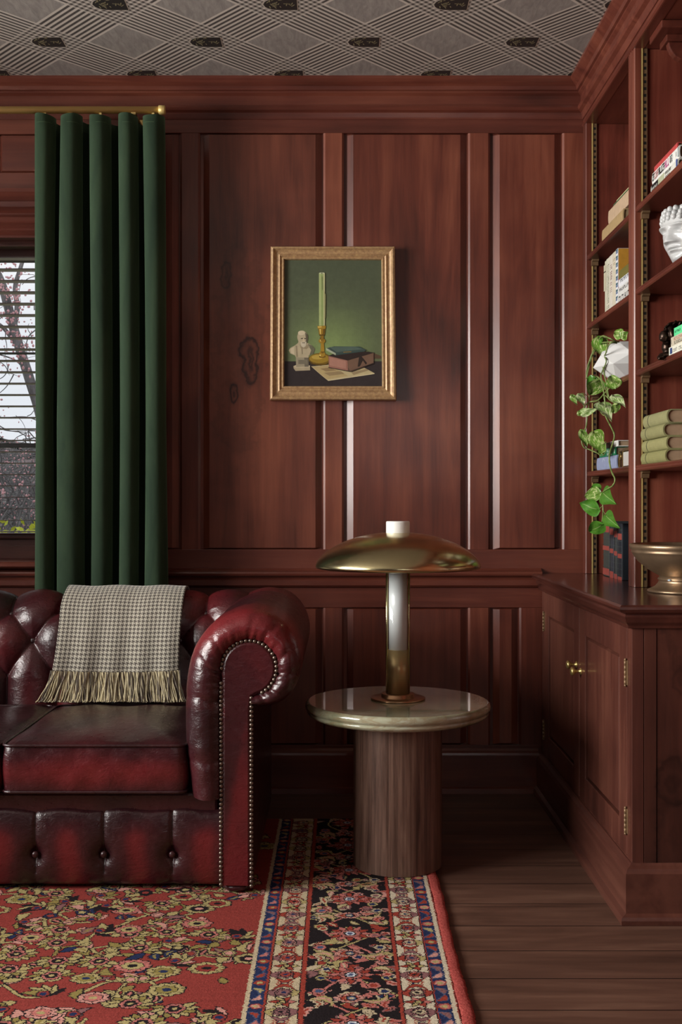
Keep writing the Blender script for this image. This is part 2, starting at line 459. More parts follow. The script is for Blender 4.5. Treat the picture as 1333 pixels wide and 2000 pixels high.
# ---- window casing, sash, pane
head = [(-.012, wz(374)), (.050, wz(375)), (.052, wz(382)), (.040, wz(390)), (.030, wz(397)), (.034, wz(398)), (.030, wz(408)), (.012, wz(418)), (.010, wz(421)),
        (.022, wz(423)), (.030, wz(428)), (.024, wz(434)), (.020, wz(437)), (.028, wz(443)), (.020, wz(449)), (.017, wz(452)), (.024, wz(457)), (.016, wz(462)), (.014, wz(466)), (-.06, wz(466))]
mb = MB(); sweep(mb, [(WX0-.1, WY), (WX1+.09, WY)], head); struct(mb, 'trim_3', M['wood_h'], org=(0, 0, 0))
mb = MB()
for x0, x1 in ((WX1-.002, WX1+.085), (WX0-.085, WX0+.002)):
    for k in range(3): mb.box(x0+k*.029, x0+k*.029+.026, WY-.018, Yb0, .832, wz(466))
struct(mb, 'trim_4', M['wood_v'], org=(0, 0, 0), bevel=.006)
sill = [(-.16, .842), (.052, .838), (.060, .833), (.060, .822), (.050, .815), (.02, .812), (-.012, .812)]
mb = MB(); sweep(mb, [(WX0-.12, WY), (WX1+.09, WY)], sill); struct(mb, 'trim_5', M['wood_h'], org=(0, 0, 0))
M['sash'] = wood('dark_sash_wood', 'X', dark=srgb(36, 16, 12), mid=srgb(66, 32, 24), light=srgb(88, 46, 34))
win = empty('window_1', ((WX0+WX1)/2, 4.25, WZ0)); tag(win, kind='structure')
mb = MB(); W0, W1 = 4.235, 4.275
zy = lambda py: Z_(py, 4.25)
mb.box(WX0, WX1, W0, W1, zy(511), WZ1); mb.box(WX0, WX1, W0-.01, W1, WZ0, zy(1041)); mb.box(WX0, WX1, W0-.03, W0-.01, zy(1052), zy(1046)); mb.box(WX0, WX1, W0-.02, W0, WZ0, WZ0+.05)
mb.box(WX0, WX0+.05, W0, W1, WZ0, WZ1); mb.box(WX1-.05, WX1, W0, W1, WZ0, WZ1)
mb.build('window_frame', M['sash'], parent=win, bevel=.003)
M['lead'] = plain('dark_glazing_bar', srgb(38, 34, 36), .5)
for py, h in ((690, .005), (870, .0155)):
    mb = MB(); mb.box(WX0+.05, WX1-.05, W0+.005, W1-.005, zy(py)-h/2, zy(py)+h/2); mb.build('glazing_bar', M['lead'], parent=win)
m = N('window_glass'); tr = m.n('ShaderNodeBsdfTransparent'); gl = m.n('ShaderNodeBsdfGlossy'); gl.inputs['Roughness'].default_value = .02
mx = m.n('ShaderNodeMixShader'); fz = m.n('ShaderNodeFresnel'); fz.inputs[0].default_value = 1.45
m.link(fz.outputs[0], mx.inputs[0]); m.link(tr.outputs[0], mx.inputs[1]); m.link(gl.outputs[0], mx.inputs[2]); m.link(mx.outputs[0], m.out.inputs[0])
M['glass'] = m.m
mb = MB(); mb.box(WX0+.05, WX1-.05, 4.254, 4.257, zy(1041), zy(511)); mb.build('pane', M['glass'], parent=win)

# ---- the rest of the room (behind and beside the camera)
# left wall with a wide window, rear wall with a window: daylight comes in through both
LW = (.15, 2.85, .98, 2.40)   # y0,y1,z0,z1
mb = MB()
for y0, y1, z0, z1 in ((YB, LW[0], 0, CEIL), (LW[1], WY+.2, 0, CEIL), (LW[0], LW[1], 0, LW[2]), (LW[0], LW[1], LW[3], CEIL)):
    mb.box(XL-.15, XL, y0, y1, z0, z1)
struct(mb, 'wall_left', M['wood_v'], org=(0, 0, 0))
w2 = empty('window_2', (XL-.05, 1.45, LW[2])); tag(w2, kind='structure')
mb = MB()
for y in np.linspace(LW[0], LW[1], 4): mb.box(XL-.10, XL-.05, y-.025, y+.025, LW[2], LW[3])
for z in np.linspace(LW[2], LW[3], 3): mb.box(XL-.10, XL-.05, LW[0], LW[1], z-.02, z+.02)
mb.build('window_frame', M['sash'], parent=w2)
mb = MB(); mb.box(XL-.085, XL-.08, LW[0], LW[1], LW[2], LW[3]); mb.build('pane', M['glass'], parent=w2)
RW = (.05, 1.15, 1.30, 2.35)
mb = MB()
for x0, x1, z0, z1 in ((XL-.1, RW[0], 0, CEIL), (RW[1], XR+.1, 0, CEIL), (RW[0], RW[1], 0, RW[2]), (RW[0], RW[1], RW[3], CEIL)):
    mb.box(x0, x1, YB-.15, YB, z0, z1)
struct(mb, 'wall_rear', M['wood_v'], org=(0, 0, 0))
w3 = empty('window_3', (.55, YB-.05, RW[2])); tag(w3, kind='structure')
mb = MB()
for x in np.linspace(RW[0], RW[1], 5): mb.box(x-.02, x+.02, YB-.10, YB-.05, RW[2], RW[3])
for z in np.linspace(RW[2], RW[3], 5): mb.box(RW[0], RW[1], YB-.10, YB-.05, z-.018, z+.018)
mb.build('window_frame', M['sash'], parent=w3)
mb = MB(); mb.box(RW[0], RW[1], YB-.085, YB-.08, RW[2], RW[3]); mb.build('pane', M['glass'], parent=w3)
mb = MB(); mb.box(XR, XR+.12, YB, WY+.2, 0, CEIL); struct(mb, 'wall_right', M['wood_v'], org=(0, 0, 0))

# ---- venetian blind in the window
bl = empty('window_blind', ((WX0+WX1)/2, 4.175, 2.0), 'dark edged horizontal slat blind hanging in the window left of the green curtain', 'blind')
M['slat'] = plain('pale_slat', srgb(196, 192, 180), .45)
M['slat_edge'] = plain('dark_slat_edge', srgb(58, 46, 42), .5)
zs = Z_(683, 4.175); first = None
for k in range(-8, 17):
    z = zs - k*.0421
    if z > 2.005 or z < .9: continue
    if first is None:
        z00 = z; mb = MB(); mb.mat = 0; mb.box(WX0+.02, WX1-.02, 4.151, 4.200, z-.0012, z+.0012)
        mb.mat = 1; mb.box(WX0+.02, WX1-.02, 4.1495, 4.151, z-.0016, z+.0016)
        first = mb.build('slat', [M['slat'], M['slat_edge']], parent=bl)
    else:
        c = first.copy(); COL.objects.link(c); c.location.z = z - z00
mb = MB(); mb.box(WX0+.02, WX1-.02, 4.148, 4.202, 1.995, WZ1); mb.build('head_rail', M['sash'], parent=bl)
for x in (-1.6, -1.02):
    mb = MB()
    for y in (4.152, 4.199): mb.tube([(x, y, .93), (x, y, 2.0)], .0008, 5)
    mb.build('ladder_cord', M['slat'], parent=bl)
M['cab_v'] = wood('cabinet_upright_grain', 'Z', dark=srgb(52, 27, 22), mid=srgb(84, 46, 37), light=srgb(112, 68, 54)); M['cab_y'] = wood('cabinet_depth_grain', 'Y', dark=srgb(48, 25, 20), mid=srgb(76, 42, 34), light=srgb(100, 60, 48))
# ================================================================== BASE CABINET, WORKTOP, BOOKCASE
CXF, CYE = .732, 2.825      # cabinet face x, end panel y
cab = empty('base_cabinet', (.95, 3.45, 0), 'long reddish brown panelled base cabinet with brass knobs under the right hand bookcase', 'cabinet')
KE = [(CXF+.105, Z_(1527, CYE), .05, .075, .75, (0, 2)), (CXF+.12, Z_(1180, CYE), .05, .22, .45, (0, 2)), (CXF+.125, Z_(1330, CYE), .03, .05, .5, (0, 2)), (CXF+.10, Z_(1640, CYE), .06, .14, .4, (0, 2))]
def shift(kn, o): return [(a-(o[0] if u[0] == 0 else o[1]), b-o[2], sa, sb, st, u) for a, b, sa, sb, st, u in kn]
M['wood_end'] = wood('mahogany_end_plank', 'Z', dark=srgb(48, 25, 20), mid=srgb(78, 43, 34), light=srgb(108, 64, 50), knots=shift(KE, (.95, 3.45, 0)), rnd=False)
mb = MB()
mb.box(CXF+.02, XR-.004, CYE+.012, 4.078, .10, .733)
mb.build('carcass', M['cab_v'], parent=cab)
mb = MB()  # face frame: far stile, middle stile, near stile, top rail
for y0, y1 in ((4.035, 4.084), (CYE, 2.872)): mb.box(CXF, CXF+.03, y0, y1, .125, .7335)
mb.box(CXF, CXF+.03, 2.872, 4.035, .7305, .7335); mb.box(CXF, CXF+.03, 2.872, 4.035, .12, .148)
mb.build('face_frame', M['cab_v'], parent=cab, bevel=.002)
mb = MB(); mb.box(CXF+.031, CXF+.062, CYE, CYE+.02, .125, .7335); mb.box(CXF+.0635, XR-.004, CYE+.002, CYE+.02, .125, .7335)
mb.build('end_panel', M['wood_end'], parent=cab, bevel=.0012)
pl = [(-.012, .146), (.003, .146), (.006, .141), (.015, .135), (.018, .128), (.020, .124), (.020, .026), (.032, .020), (.035, .012), (.034, 0)]
mb = MB(); sweep(mb, [(CXF, 4.084), (CXF, CYE), (XR-.004, CYE)], pl, side=1)
mb.build('plinth', M['cab_y'], parent=cab)
def door(y0, y1, z0, z1, kside):
    x0 = CXF-.001; w = .078
    mb = MB()   # frame: stiles then rails, inner edges chamfered
    mb.box(x0, x0+.022, y0, y0+w, z0, z1); mb.box(x0, x0+.022, y1-w, y1, z0, z1)
    mb.box(x0, x0+.022, y0+w, y1-w, z0, z0+w); mb.box(x0, x0+.022, y0+w, y1-w, z1-w, z1)
    d = mb.build('door', M['cab_v'], parent=cab, bevel=.0025)
    mb = MB()
    a0, a1, b0, b1 = y0+w, y1-w, z0+w, z1-w; bv = .02
    rows = [[(x0+.018, y, z) if (i in (0, 3) or j in (0, 3)) else (x0+.004, y, z) for j, y in enumerate((a0, a0+bv, a1-bv, a1))] for i, z in enumerate((b0, b0+bv*.5, b1-bv*.5, b1))]
    mb.grid(rows, smooth=False, flip=True); mb.build('door_panel', M['cab_v'], parent=d)
    ky = y1-.028 if kside > 0 else y0+.028
    mb = MB(); R = Matrix.Translation((x0, ky, Z_(1298 if kside < 0 else 1311, ky))) @ Matrix.Rotation(-PI/2, 4, 'Y')
    mb.lathe([(.0, 0), (.0105, 0), (.0112, .002), (.009, .004), (.0048, .007), (.0042, .014), (.0065, .019), (.0115, .0225), (.0135, .027), (.0120, .031), (.007, .0335), (0, .034)], seg=24, M=R)
    mb.build('knob', M['brass'], parent=d)
    hy = y0 if kside > 0 else y1
    for z in ((z0+.088, z1-.115) if kside > 0 else (z0+.088, z1-.105)):
        mb = MB()
        for k in range(5): mb.lathe([(0, 0), (.0036, .0004), (.0036, .0116), (0, .012)], c=(x0-.003, hy, z-.03+k*.0124), seg=12)
        mb.sphere((x0-.003, hy, z-.032), .0036, 10, 6); mb.sphere((x0-.003, hy, z+.034), .0036, 10, 6)
        mb.box(x0-.0006, x0+.001, hy-.012, hy+.012, z-.03, z+.032)
        mb.build('hinge', M['brass_dark'], parent=d)
    return d
door(2.874, 3.440, .149, .730, +1)
door(3.447, 4.033, .149, .730, -1)

top = [(-.05, .7345), (.004, .7345), (.006, .742), (.012, .750), (.016, .764), (.014, .770), (.022, .774), (.030, .777), (.034, .784), (.033, .790), (.028, .795)]
mb = MB()
rows = sweep(mb, [(CXF-.006, 4.099), (CXF-.006, CYE-.004), (XR-.004, CYE-.004)], top)
e = [r[-1] for r in rows]
mb.add([e[0], e[1], e[2], (XR-.004, 4.099, .795)], [(0, 1, 2, 3)])
e = [r[0] for r in rows]
mb.add([e[0], e[1], e[2], (XR-.004, 4.099, .7345)], [(3, 2, 1, 0)])
tag(mb.build('worktop', M['wood_top'], weld=True), 'dark polished worktop with moulded edge lying over the base cabinet at right', 'worktop')

# ---- bookcase standing on the worktop
bc = empty('bookcase', (1.0, 3.3, .795), 'tall built-in mahogany bookcase with brass shelf strips on the right wall', 'bookcase')
SB, ST = .796, 2.417        # worktop, underside of header
PY0, PY1 = 3.388, 3.458     # the upright between the bays
def upright(y0, y1, name='upright'):
    """front face with two beads"""
    mb = MB(); w = y1-y0; n = 3; b = .004
    pts = [(BX+.02, y0), (BX+.003, y0), (BX, y0+.003)]
    for c in (y0+w*.28, y0+w*.5, y0+w*.72):
        pts += [(BX, c-w*.10), (BX+.004, c-w*.075), (BX-.003, c-w*.03), (BX-.003, c+w*.03), (BX+.004, c+w*.075), (BX, c+w*.10)]
    pts += [(BX, y1-.003), (BX+.003, y1), (BX+.02, y1)]
    mb.prism(pts, 'Z', SB, ST); mb.build(name, M['wood_v'], parent=bc)
upright(PY0, PY1); upright(4.057, 4.098); upright(2.74, 2.83)
M['wood_side'] = wood('mahogany_side_board', 'Z', mid=srgb(112, 54, 42), light=srgb(148, 84, 64))
mb = MB()   # side boards (a partition and two ends); grooves for the strips
for (y0, y1) in ((PY0+.006, PY1-.006), (4.062, 4.098), (2.76, 2.80)):
    mb.box(BX+.02, BX+.0405, y0, y1, SB, ST)
    mb.box(BX+.0405, XR-.022, y0+.003, y1, SB, ST)
mb.build('side_board', M['wood_side'], parent=bc)
mb = MB(); mb.box(XR-.022, XR-.002, 2.76, 4.098, SB, 2.47); mb.build('back_board', M['wood_side'], parent=bc)
mb = MB(); mb.box(BX, BX+.03, 2.74, 4.098, ST, CEIL-.139); mb.prism([(BX-.002, ST+.001), (BX-.007, ST+.006), (BX-.002, ST+.012), (BX+.002, ST+.012), (BX+.002, ST+.001)], 'Y', 2.74, 4.098)
mb.build('header', M['wood_y'], parent=bc)
mb = MB(); mb.box(BX+.03, XR-.022, 2.74, 4.098, ST+.001, ST+.02); mb.build('soffit', M['wood_y'], parent=bc)
# slotted strips: one face only, towards the bay
def strip(x0, yface, d):
    s = empty_part = None
    mb = MB(); w = .0185
    mb.box(x0, x0+.0045, yface-.006*d, yface, SB, ST)
    s = mb.build('shelf_strip', M['brass_rod'], parent=bc)
    mb = MB(); mb.box(x0+.0045, x0+w, yface-.0035*d, yface, SB, ST)
    z = SB+.02
    mb.mat = 1
    while z < ST-.01:
        mb.box(x0+.0075, x0+.0150, yface-.0040*d, yface, z, z+.0085); z += .0205
    mb.build('slotted_plate', [M['brass_dark'], M['black']], parent=s)
for yf, d in ((PY0+.006, 1), (4.062, 1), (PY1-.006, -1), (2.80, -1)):
    for x0 in (BX+.0215, XR-.07): strip(x0, yf, d)
# shelves
SH = [1.942, 1.694, 1.449, 1.163]; TH = .0185
def shelf(y0, y1, z):
    mb = MB(); zb = z-TH; xf = BX+.004
    pts = [(XR-.023, z), (xf+.005, z), (xf+.001, z-.003), (xf, z-.006), (xf+.002, z-.0085), (xf, z-.011), (xf, zb+.004), (xf+.004, zb), (XR-.023, zb)]
    mb.prism([(p[0], p[1]) for p in pts], 'Y', y0, y1)
    s = mb.build('shelf', M['wood_top'] if False else M['wood_y'], parent=bc, bevel=.001)
    for yy, d in ((y1, 1), (y0, -1)):
        for x0 in (BX+.0195, XR-.072):
            mb = MB()
            mb.prism([(yy, zb), (yy-.022*d, zb), (yy-.021*d, zb-.005), (yy-.012*d, zb-.008), (yy-.009*d, zb-.020), (yy, zb-.021)], 'X', x0, x0+.023)
            mb.build('shelf_clip', M['brass_dark'], parent=s)
for z in SH:
    shelf(PY1+.002, 4.056, z); shelf(2.806, PY0-.001+.002, z)
# corbelled block under the soffit of the near bay
mb = MB()
mb.box(.909, XR-.023, 3.185, 3.31, 2.394, 2.416); mb.box(.936, XR-.023, 3.229, 3.30, 2.374, 2.394)
mb.prism([(.943, 2.374), (.945, 2.362), (.952, 2.346), (.963, 2.333), (.978, 2.324), (1.0, 2.319), (XR-.023, 2.317), (XR-.023, 2.374)], 'Y', 3.236, 3.262)
mb.build('corbel_block', M['wood_y'], parent=bc, bevel=.003)

# ================================================================== SHELF CONTENTS
cov = {}
def cover_mat(): return M['paint']
def glyph_row(mb, x, y0, y1, z0, z1, col, seed, nch=8, gap=.3, axis='Y'):
    """row of small letter strokes standing on a spine facing -X; runs from y1 (left) to y0"""
    r = random.Random(seed); mb.col = col; h = z1-z0; step = (y1-y0)/nch; w = step*(1-gap); t = max(w*.24, h*.1)
    for k in range(nch):
        a = y1 - k*step; b = a-w; kind = r.randrange(6)
        def q(ya, yb, za, zb): mb.box(x-.0003, x+.0002, yb, ya, za, zb)
        if kind in (0, 1, 3): q(a, a-t, z0, z1)
        if kind in (1, 2): q(b+t, b, z0, z1)
        if kind in (0, 2, 4): q(a, b, z1-h*.2, z1)
        if kind in (0, 3, 5): q(a, b, z0, z0+h*.2)
        if kind in (1, 4): q(a, b, z0+h*.42, z0+h*.6)
        if kind in (4, 5): q((a+b)/2+t/2, (a+b)/2-t/2, z0, z1)
def book(y0, y1, z0, z1, x0, W, col, label, group=None, rnd=.0, pagecol=None, cover=.0022, upright_=False, deco=None, yaw=0, cat='book', band=None):
    """spine faces -X. lying: thickness along z; upright_: thickness along y. rounded spine by rnd"""
    cx, cy, cz = x0+W/2, (y0+y1)/2, z0
    root = empty('book', (cx, cy, cz), label, cat, group)
    n = 10; t0, t1 = (y0, y1) if upright_ else (z0, z1); l0, l1 = (z0, z1) if upright_ else (y0, y1)
    th = t1-t0; cv = min(cover, th*.2)
    outer = [(x0+W, t0)] + [(x0+rnd*(1-math.sin(PI*k/n))**1.0 if rnd else x0, t0+th*(.5-.5*math.cos(PI*k/n))) for k in range(n+1)] + [(x0+W, t1)]
    inner = [(x0+W, t1-cv)] + [(x0+.004+rnd*(1-math.sin(PI*k/n)) if rnd else x0+.003, t0+cv+(th-2*cv)*(.5-.5*math.cos(PI*k/n))) for k in range(n, -1, -1)] + [(x0+W, t0+cv)]
    def put(mb, poly, a, b):
        if upright_: mb.prism(poly, 'Z', a, b)
        else: mb.prism(poly, 'Y', a, b)
    mb = MB(); mb.col = col
    # cover as a strip of quads (concave outline)
    m_ = len(outer)
    ring = list(zip(outer, inner[::-1]))
    for (o1, i1), (o2, i2) in zip(ring[:-1], ring[1:]): put(mb, [o1, o2, i2, i1], l0, l1)
    mb.build('cover', M['paint'], parent=root, color=True)
    e = .004
    pg = [(x0+W-e, t1-cv)] + [(x, t) for x, t in inner[1:-1]] + [(x0+W-e, t0+cv)]
    pg = [(x+.001 if 0 < i < len(pg)-1 else x, t) for i, (x, t) in enumerate(pg)]
    mb = MB(); mb.col = pagecol or srgb(170, 145, 118); put(mb, pg, l0+e, l1-e)
    mb.build('pages', M['paint'], parent=root, color=True)
    if deco:
        mb = MB(); deco(mb, x0, y0, y1, z0, z1); mb.build('spine_design', M['paint'], parent=root, color=True)
    if yaw:
        root.rotation_euler.z = yaw
    return root
BLK, INK = srgb(28, 28, 30), srgb(52, 56, 52)
top1, top2, top3, top4 = SH
# near bay, top shelf: three lying books
def d1(mb, x, y0, y1, z0, z1):
    h = z1-z0; L = y1-y0
    mb.col = BLK; mb.box(x-.0004, x, y1-.075, y1-.008, z0+.1*h, z1-.1*h)
    mb.col = srgb(176, 180, 150); mb.box(x-.0004, x, y1-.135, y1-.076, z0+.06*h, z1-.06*h)
    glyph_row(mb, x-.0005, y1-.070, y1-.012, z0+.3*h, z1-.45*h, srgb(220, 220, 210), 3, 9)
    glyph_row(mb, x, y1-.200, y1-.145, z0+.55*h, z1-.15*h, INK, 4, 9); glyph_row(mb, x, y1-.190, y1-.145, z0+.18*h, z0+.42*h, INK, 5, 7)
    mb.col = srgb(60, 80, 140); mb.box(x-.0004, x, y0, y0+.012, z0, z1)
book(3.005, 3.262, top1, top1+.026, .900, .17, srgb(214, 214, 204), 'white book with black and green spine, bottom of three on the top right shelf', 'books on the top shelf of the near bay', rnd=.004, deco=d1)
def d2(mb, x, y0, y1, z0, z1):
    h = z1-z0
    a = y1-.008
    for n, col, l in ((2, INK, .018), (4, srgb(200, 150, 150), .040), (3, BLK, .032), (2, INK, .022), (3, srgb(205, 110, 160), .038)):
        glyph_row(mb, x-.0006, a-l, a, z0+.22*h, z1-.18*h, col, n*7, n, .15); a -= l+.003
    glyph_row(mb, x-.0006, a-.030, a-.006, z0+.55*h, z1-.2*h, INK, 2, 4); glyph_row(mb, x-.0006, a-.030, a-.006, z0+.25*h, z0+.5*h, INK, 6, 5)
    mb.col = srgb(170, 175, 170); mb.box(x-.0006, x, y0+.018, y0+.026, z0+.3*h, z0+.65*h)
    mb.col = srgb(70, 110, 116); mb.box(x-.0006, x, y0+.003, y0+.006, z0+.1*h, z1-.1*h)
book(3.000, 3.258, top1+.0265, top1+.060, .902, .17, srgb(226, 226, 220), 'thick white book with black and pink capitals on the spine under the red book', 'books on the top shelf of the near bay', rnd=.003, deco=d2)
book(3.022, 3.245, top1+.0605, top1+.075, .905, .16, srgb(186, 72, 70), 'thin red book on top of the pile on the top right shelf', 'books on the top shelf of the near bay', rnd=.001)
# near bay, third shelf: three lying books
def d3(mb, x, y0, y1, z0, z1):
    mb.col = srgb(44, 62, 110); mb.box(x-.0004, x, y1-.030, y1-.009, z0+.004, z1-.003)
    mb.col = srgb(120, 140, 160); mb.box(x-.0006, x, y1-.013, y1-.010, z0+.005, z1-.004)
    glyph_row(mb, x, y1-.075, y1-.034, z0+.006, z1-.008, INK, 12, 6)
    glyph_row(mb, x, y1-.16, y1-.09, z0+.006, z1-.008, INK, 14, 8)
bk = 'books leaning against the bronze figure'
book(2.84, 3.075, top3, top3+.023, .898, .15, srgb(224, 222, 206), 'white paperback with a small blue picture on its spine beside the bronze figure', bk, deco=d3)
def d4(mb, x, y0, y1, z0, z1):
    mb.col = INK; mb.box(x-.0004, x, y1-.006, y1-.004, z0+.006, z1-.006)
    glyph_row(mb, x, y1-.11, y1-.028, z0+.013, z1-.003, srgb(180, 120, 104), 15, 8); glyph_row(mb, x, y1-.11, y1-.028, z0+.003, z0+.011, INK, 16, 12)
book(2.83, 3.060, top3+.0232, top3+.048, .899, .15, srgb(196, 186, 164), 'cream paperback between the green and white books beside the bronze figure', bk, deco=d4)
def d5(mb, x, y0, y1, z0, z1): glyph_row(mb, x, y1-.06, y1-.008, z0+.008, z1-.008, srgb(24, 80, 50), 17, 9, .2)
book(2.84, 3.035, top3+.0482, top3+.070, .900, .14, srgb(96, 214, 146), 'bright green paperback on top of the pile beside the bronze figure', bk, deco=d5)
# near bay, bottom shelf: four thick old green books
names = ['lowest', 'second from bottom', 'second from top', 'topmost']
z = top4
for k, (dy, dx) in enumerate(((0, 0), (.0, .003), (.012, -.002), (.004, .006))):
    t = (.0355, .0365, .036, .039)[k]
    def dg(mb, x, y0, y1, z0, z1):
        mb.col = srgb(58, 62, 52)
        n = 8; cy_ = y1-.052; h = z1-z0
        for q in range(1, n-1):
            a0, a1 = PI*q/n, PI*(q+1)/n
            xa, xb = x+.012*(1-math.sin(a0)), x+.012*(1-math.sin(a1))
            za, zb = z0+h*(.5-.5*math.cos(a0)), z0+h*(.5-.5*math.cos(a1))
            mb.add([(xa-.0005, cy_-.002, za), (xa-.0005, cy_+.002, za), (xb-.0005, cy_+.002, zb), (xb-.0005, cy_-.002, zb)], [(0, 1, 2, 3)])
    book(3.128-.008+dy, 3.372-dy*.5, z, z+t-.0003, .900+dx, .165, (srgb(142, 140, 92), srgb(150, 147, 100), srgb(144, 142, 98), srgb(148, 146, 104))[k], f'thick olive green cloth book, {names[k]} of the four on the lowest shelf', 'old green books on the lowest shelf', rnd=.012, deco=dg, cover=.003, pagecol=srgb(184, 154, 124))
    z += t
# far bay, top shelf: torn old books
g1 = 'tattered old books on the top shelf of the far bay'
book(3.585, 3.872, top1, top1+.045, .900, .16, srgb(176, 150, 108), 'tattered tan old book, the lower of two torn ones on the top far shelf', g1, rnd=.003, pagecol=srgb(170, 146, 112), cover=.003)
book(3.530, 3.798, top1+.0453, top1+.092, .904, .15, srgb(196, 170, 140), 'tattered pinkish old book lying on the tan torn book', g1, rnd=.003, pagecol=srgb(176, 150, 118), cover=.003)
book(3.520, 3.735, top1+.0923, top1+.096, .906, .14, srgb(70, 96, 66), 'very thin green booklet on the torn old books', g1, cover=.0012)
book(3.515, 3.700, top1+.0963, top1+.101, .908, .13, srgb(206, 196, 150), 'very thin cream booklet topmost on the torn old books', g1, cover=.0012)
# far bay, second shelf: upright white books
g2 = 'upright pale books on the second shelf of the far bay'
def vtext(seed, col, z0f, z1f, n, wf=.6):
    def d(mb, x, y0, y1, z0, z1):
        r = random.Random(seed); h = z1-z0; w = (y1-y0)*wf; yc = (y0+y1)/2; mb.col = col
        st = h*(z1f-z0f)/n
        for k in range(n):
            a = z0+h*z0f+k*st
            if r.random() < .12: continue
            mb.box(x-.0004, x, yc-w/2, yc+w/2, a, a+st*.25)
            if r.random() < .7: mb.box(x-.0004, x, yc-w/2*(1 if r.random() < .5 else 0), yc-w/2+w*.3, a, a+st*.6)
    return d
def tagd(mb, x, y0, y1, z0, z1):
    mb.col = srgb(200, 196, 170); mb.box(x-.0012, x-.0004, y0+.002, y1+.012, z0+.085, z1-.012); mb.col = BLK; mb.box(x-.0014, x-.0012, y0+.004, y1+.012, z0+.148, z0+.152)
Yat = lambda px, x=.912: x*F/(px-CX)
eds = [Yat(1182.3), Yat(1185.2), Yat(1191.5), Yat(1197.3), Yat(1203.6), Yat(1207.8)]
hs = [.186, .188, .189, .190, .192]
lab = ['slim cream book with a pasted note, farthest upright book on the second far shelf', 'cream upright book with faint grey lettering, second from the far end',
       'ivory upright book with red and black lettering on the second far shelf', 'plain ivory upright book beside the chequered one', 'upright book with blue and white chequered spine and ochre cover']
cols = [srgb(206, 204, 180), srgb(212, 210, 188), srgb(218, 212, 198), srgb(214, 206, 184), srgb(214, 216, 224)]
def chk(mb, x, y0, y1, z0, z1):
    for k in range(26):
        mb.col = (srgb(98, 116, 150), srgb(60, 100, 110), srgb(230, 230, 232))[k % 3]
        a = z0+(z1-z0)*k/26; mb.box(x-.0004, x, y0+.002, y1-.002, a, a+(z1-z0)/30)
    mb.col = srgb(196, 142, 52); mb.box(x+.002, x+.135, y0-.0005, y0, z0+.09, z1-.001)
    mb.col = srgb(170, 130, 108); mb.box(x+.036, x+.135, y0-.0010, y0-.0005, z0, z1-.001)
    mb.col = srgb(190, 62, 48)
    for k in range(4): mb.box(x+.002, x+.036, y0-.0010, y0-.0004, z0+.06+k*.009, z0+.066+k*.009)
decs = [tagd, vtext(3, srgb(150, 150, 130), .1, .9, 26), vtext(5, srgb(120, 60, 50), .35, .85, 16), vtext(8, srgb(150, 120, 96), .78, .9, 5), chk]
for k in range(5):
    y1, y0 = eds[k], eds[k+1]
    book(y0+.0006, y1-.0006, top2, top2+hs[k], .912, .14, cols[k], lab[k], g2, upright_=True, deco=decs[k], cover=.0014)
g3 = 'pale books lying in front of the chequered book'
z = top2
def dl(seed, col, n, a=.25, b=.7):
    def d(mb, x, y0, y1, z0, z1): glyph_row(mb, x, y0+.05, y1-.02, z0+(z1-z0)*a, z0+(z1-z0)*b, col, seed, n, .25)
    return d
for k, (t, col, d, lb_) in enumerate(((.029, srgb(222, 220, 214), dl(31, BLK, 7, .15, .85), 'white book with bold black letters, lowest of the flat pile beside the chequered book'),
        (.028, srgb(216, 216, 212), dl(33, BLK, 9, .4, .75), 'white book with one line of black letters in the middle of the flat pile'),
        (.027, srgb(226, 228, 232), dl(35, srgb(120, 126, 130), 12, .45, .85), 'white book with grey lettering under the olive book'),
        (.030, srgb(112, 106, 52), None, 'olive green book topmost on the flat pile beside the chequered book'))):
    book(3.475, 3.680-(.003 if k != 3 else .0), z, z+t-.0004, .905+.002*k, .13, col, lb_, g3, deco=d, rnd=.002); z += t
# far bay, bottom shelf
def d6(mb, x, y0, y1, z0, z1):
    mb.col = srgb(190, 198, 216)
    for k in range(10):
        a = .5+k*.22; r = .016; yc, zc = y1-.105, (z0+z1)/2
        mb.box(x-.0003, x+.001, yc+r*math.cos(a)-.002, yc+r*math.cos(a)+.002, zc+r*math.sin(a)-.002, zc+r*math.sin(a)+.002)
g4 = 'books lying on the lowest shelf of the far bay'
book(3.680, 3.965, top4, top4+.044, .903, .15, srgb(146, 156, 186), 'thick pale blue book, lowest in the pile behind the hanging vine', g4, rnd=.004, deco=d6)
def d7(mb, x, y0, y1, z0, z1):
    glyph_row(mb, x, y0+.05, y0+.12, z0+.014, z1-.004, srgb(226, 232, 222), 21, 7); glyph_row(mb, x, y0+.05, y0+.12, z0+.003, z0+.011, srgb(226, 232, 222), 22, 7)
    mb.col = srgb(230, 234, 226); mb.box(x-.0004, x, y0+.012, y0+.018, z0+.006, z1-.006)
book(3.700, 3.930, top4+.0442, top4+.071, .905, .15, srgb(30, 122, 82), 'green book lying on the pale blue book behind the hanging vine', g4, deco=d7)
def d8(mb, x, y0, y1, z0, z1):
    mb.col = srgb(52, 44, 42); mb.box(x-.0004, x, y0+.055, y1, z0, z1-.001)
    r = random.Random(5); mb.col = srgb(150, 130, 124)
    for k in range(14): a = y0+.06+r.random()*.13; b = z0+.002+r.random()*.012; mb.box(x-.0007, x, a, a+.006, b, b+.003)
book(3.668, 3.930, top4+.0712, top4+.091, .905, .15, srgb(226, 226, 220), 'white book with a dark patterned spine topmost behind the hanging vine', g4, deco=d8)
bx = empty('trinket_box', (.965, 3.57, top4), 'small brass edged mirrored box with pitched lid on the lowest far shelf', 'box')
mb = MB(); mb.box(.906, 1.02, 3.485, 3.655, top4, top4+.052); mb.build('body', plain('mirrored_brown_glass', srgb(110, 92, 70), .15, .8), parent=bx, bevel=.002)
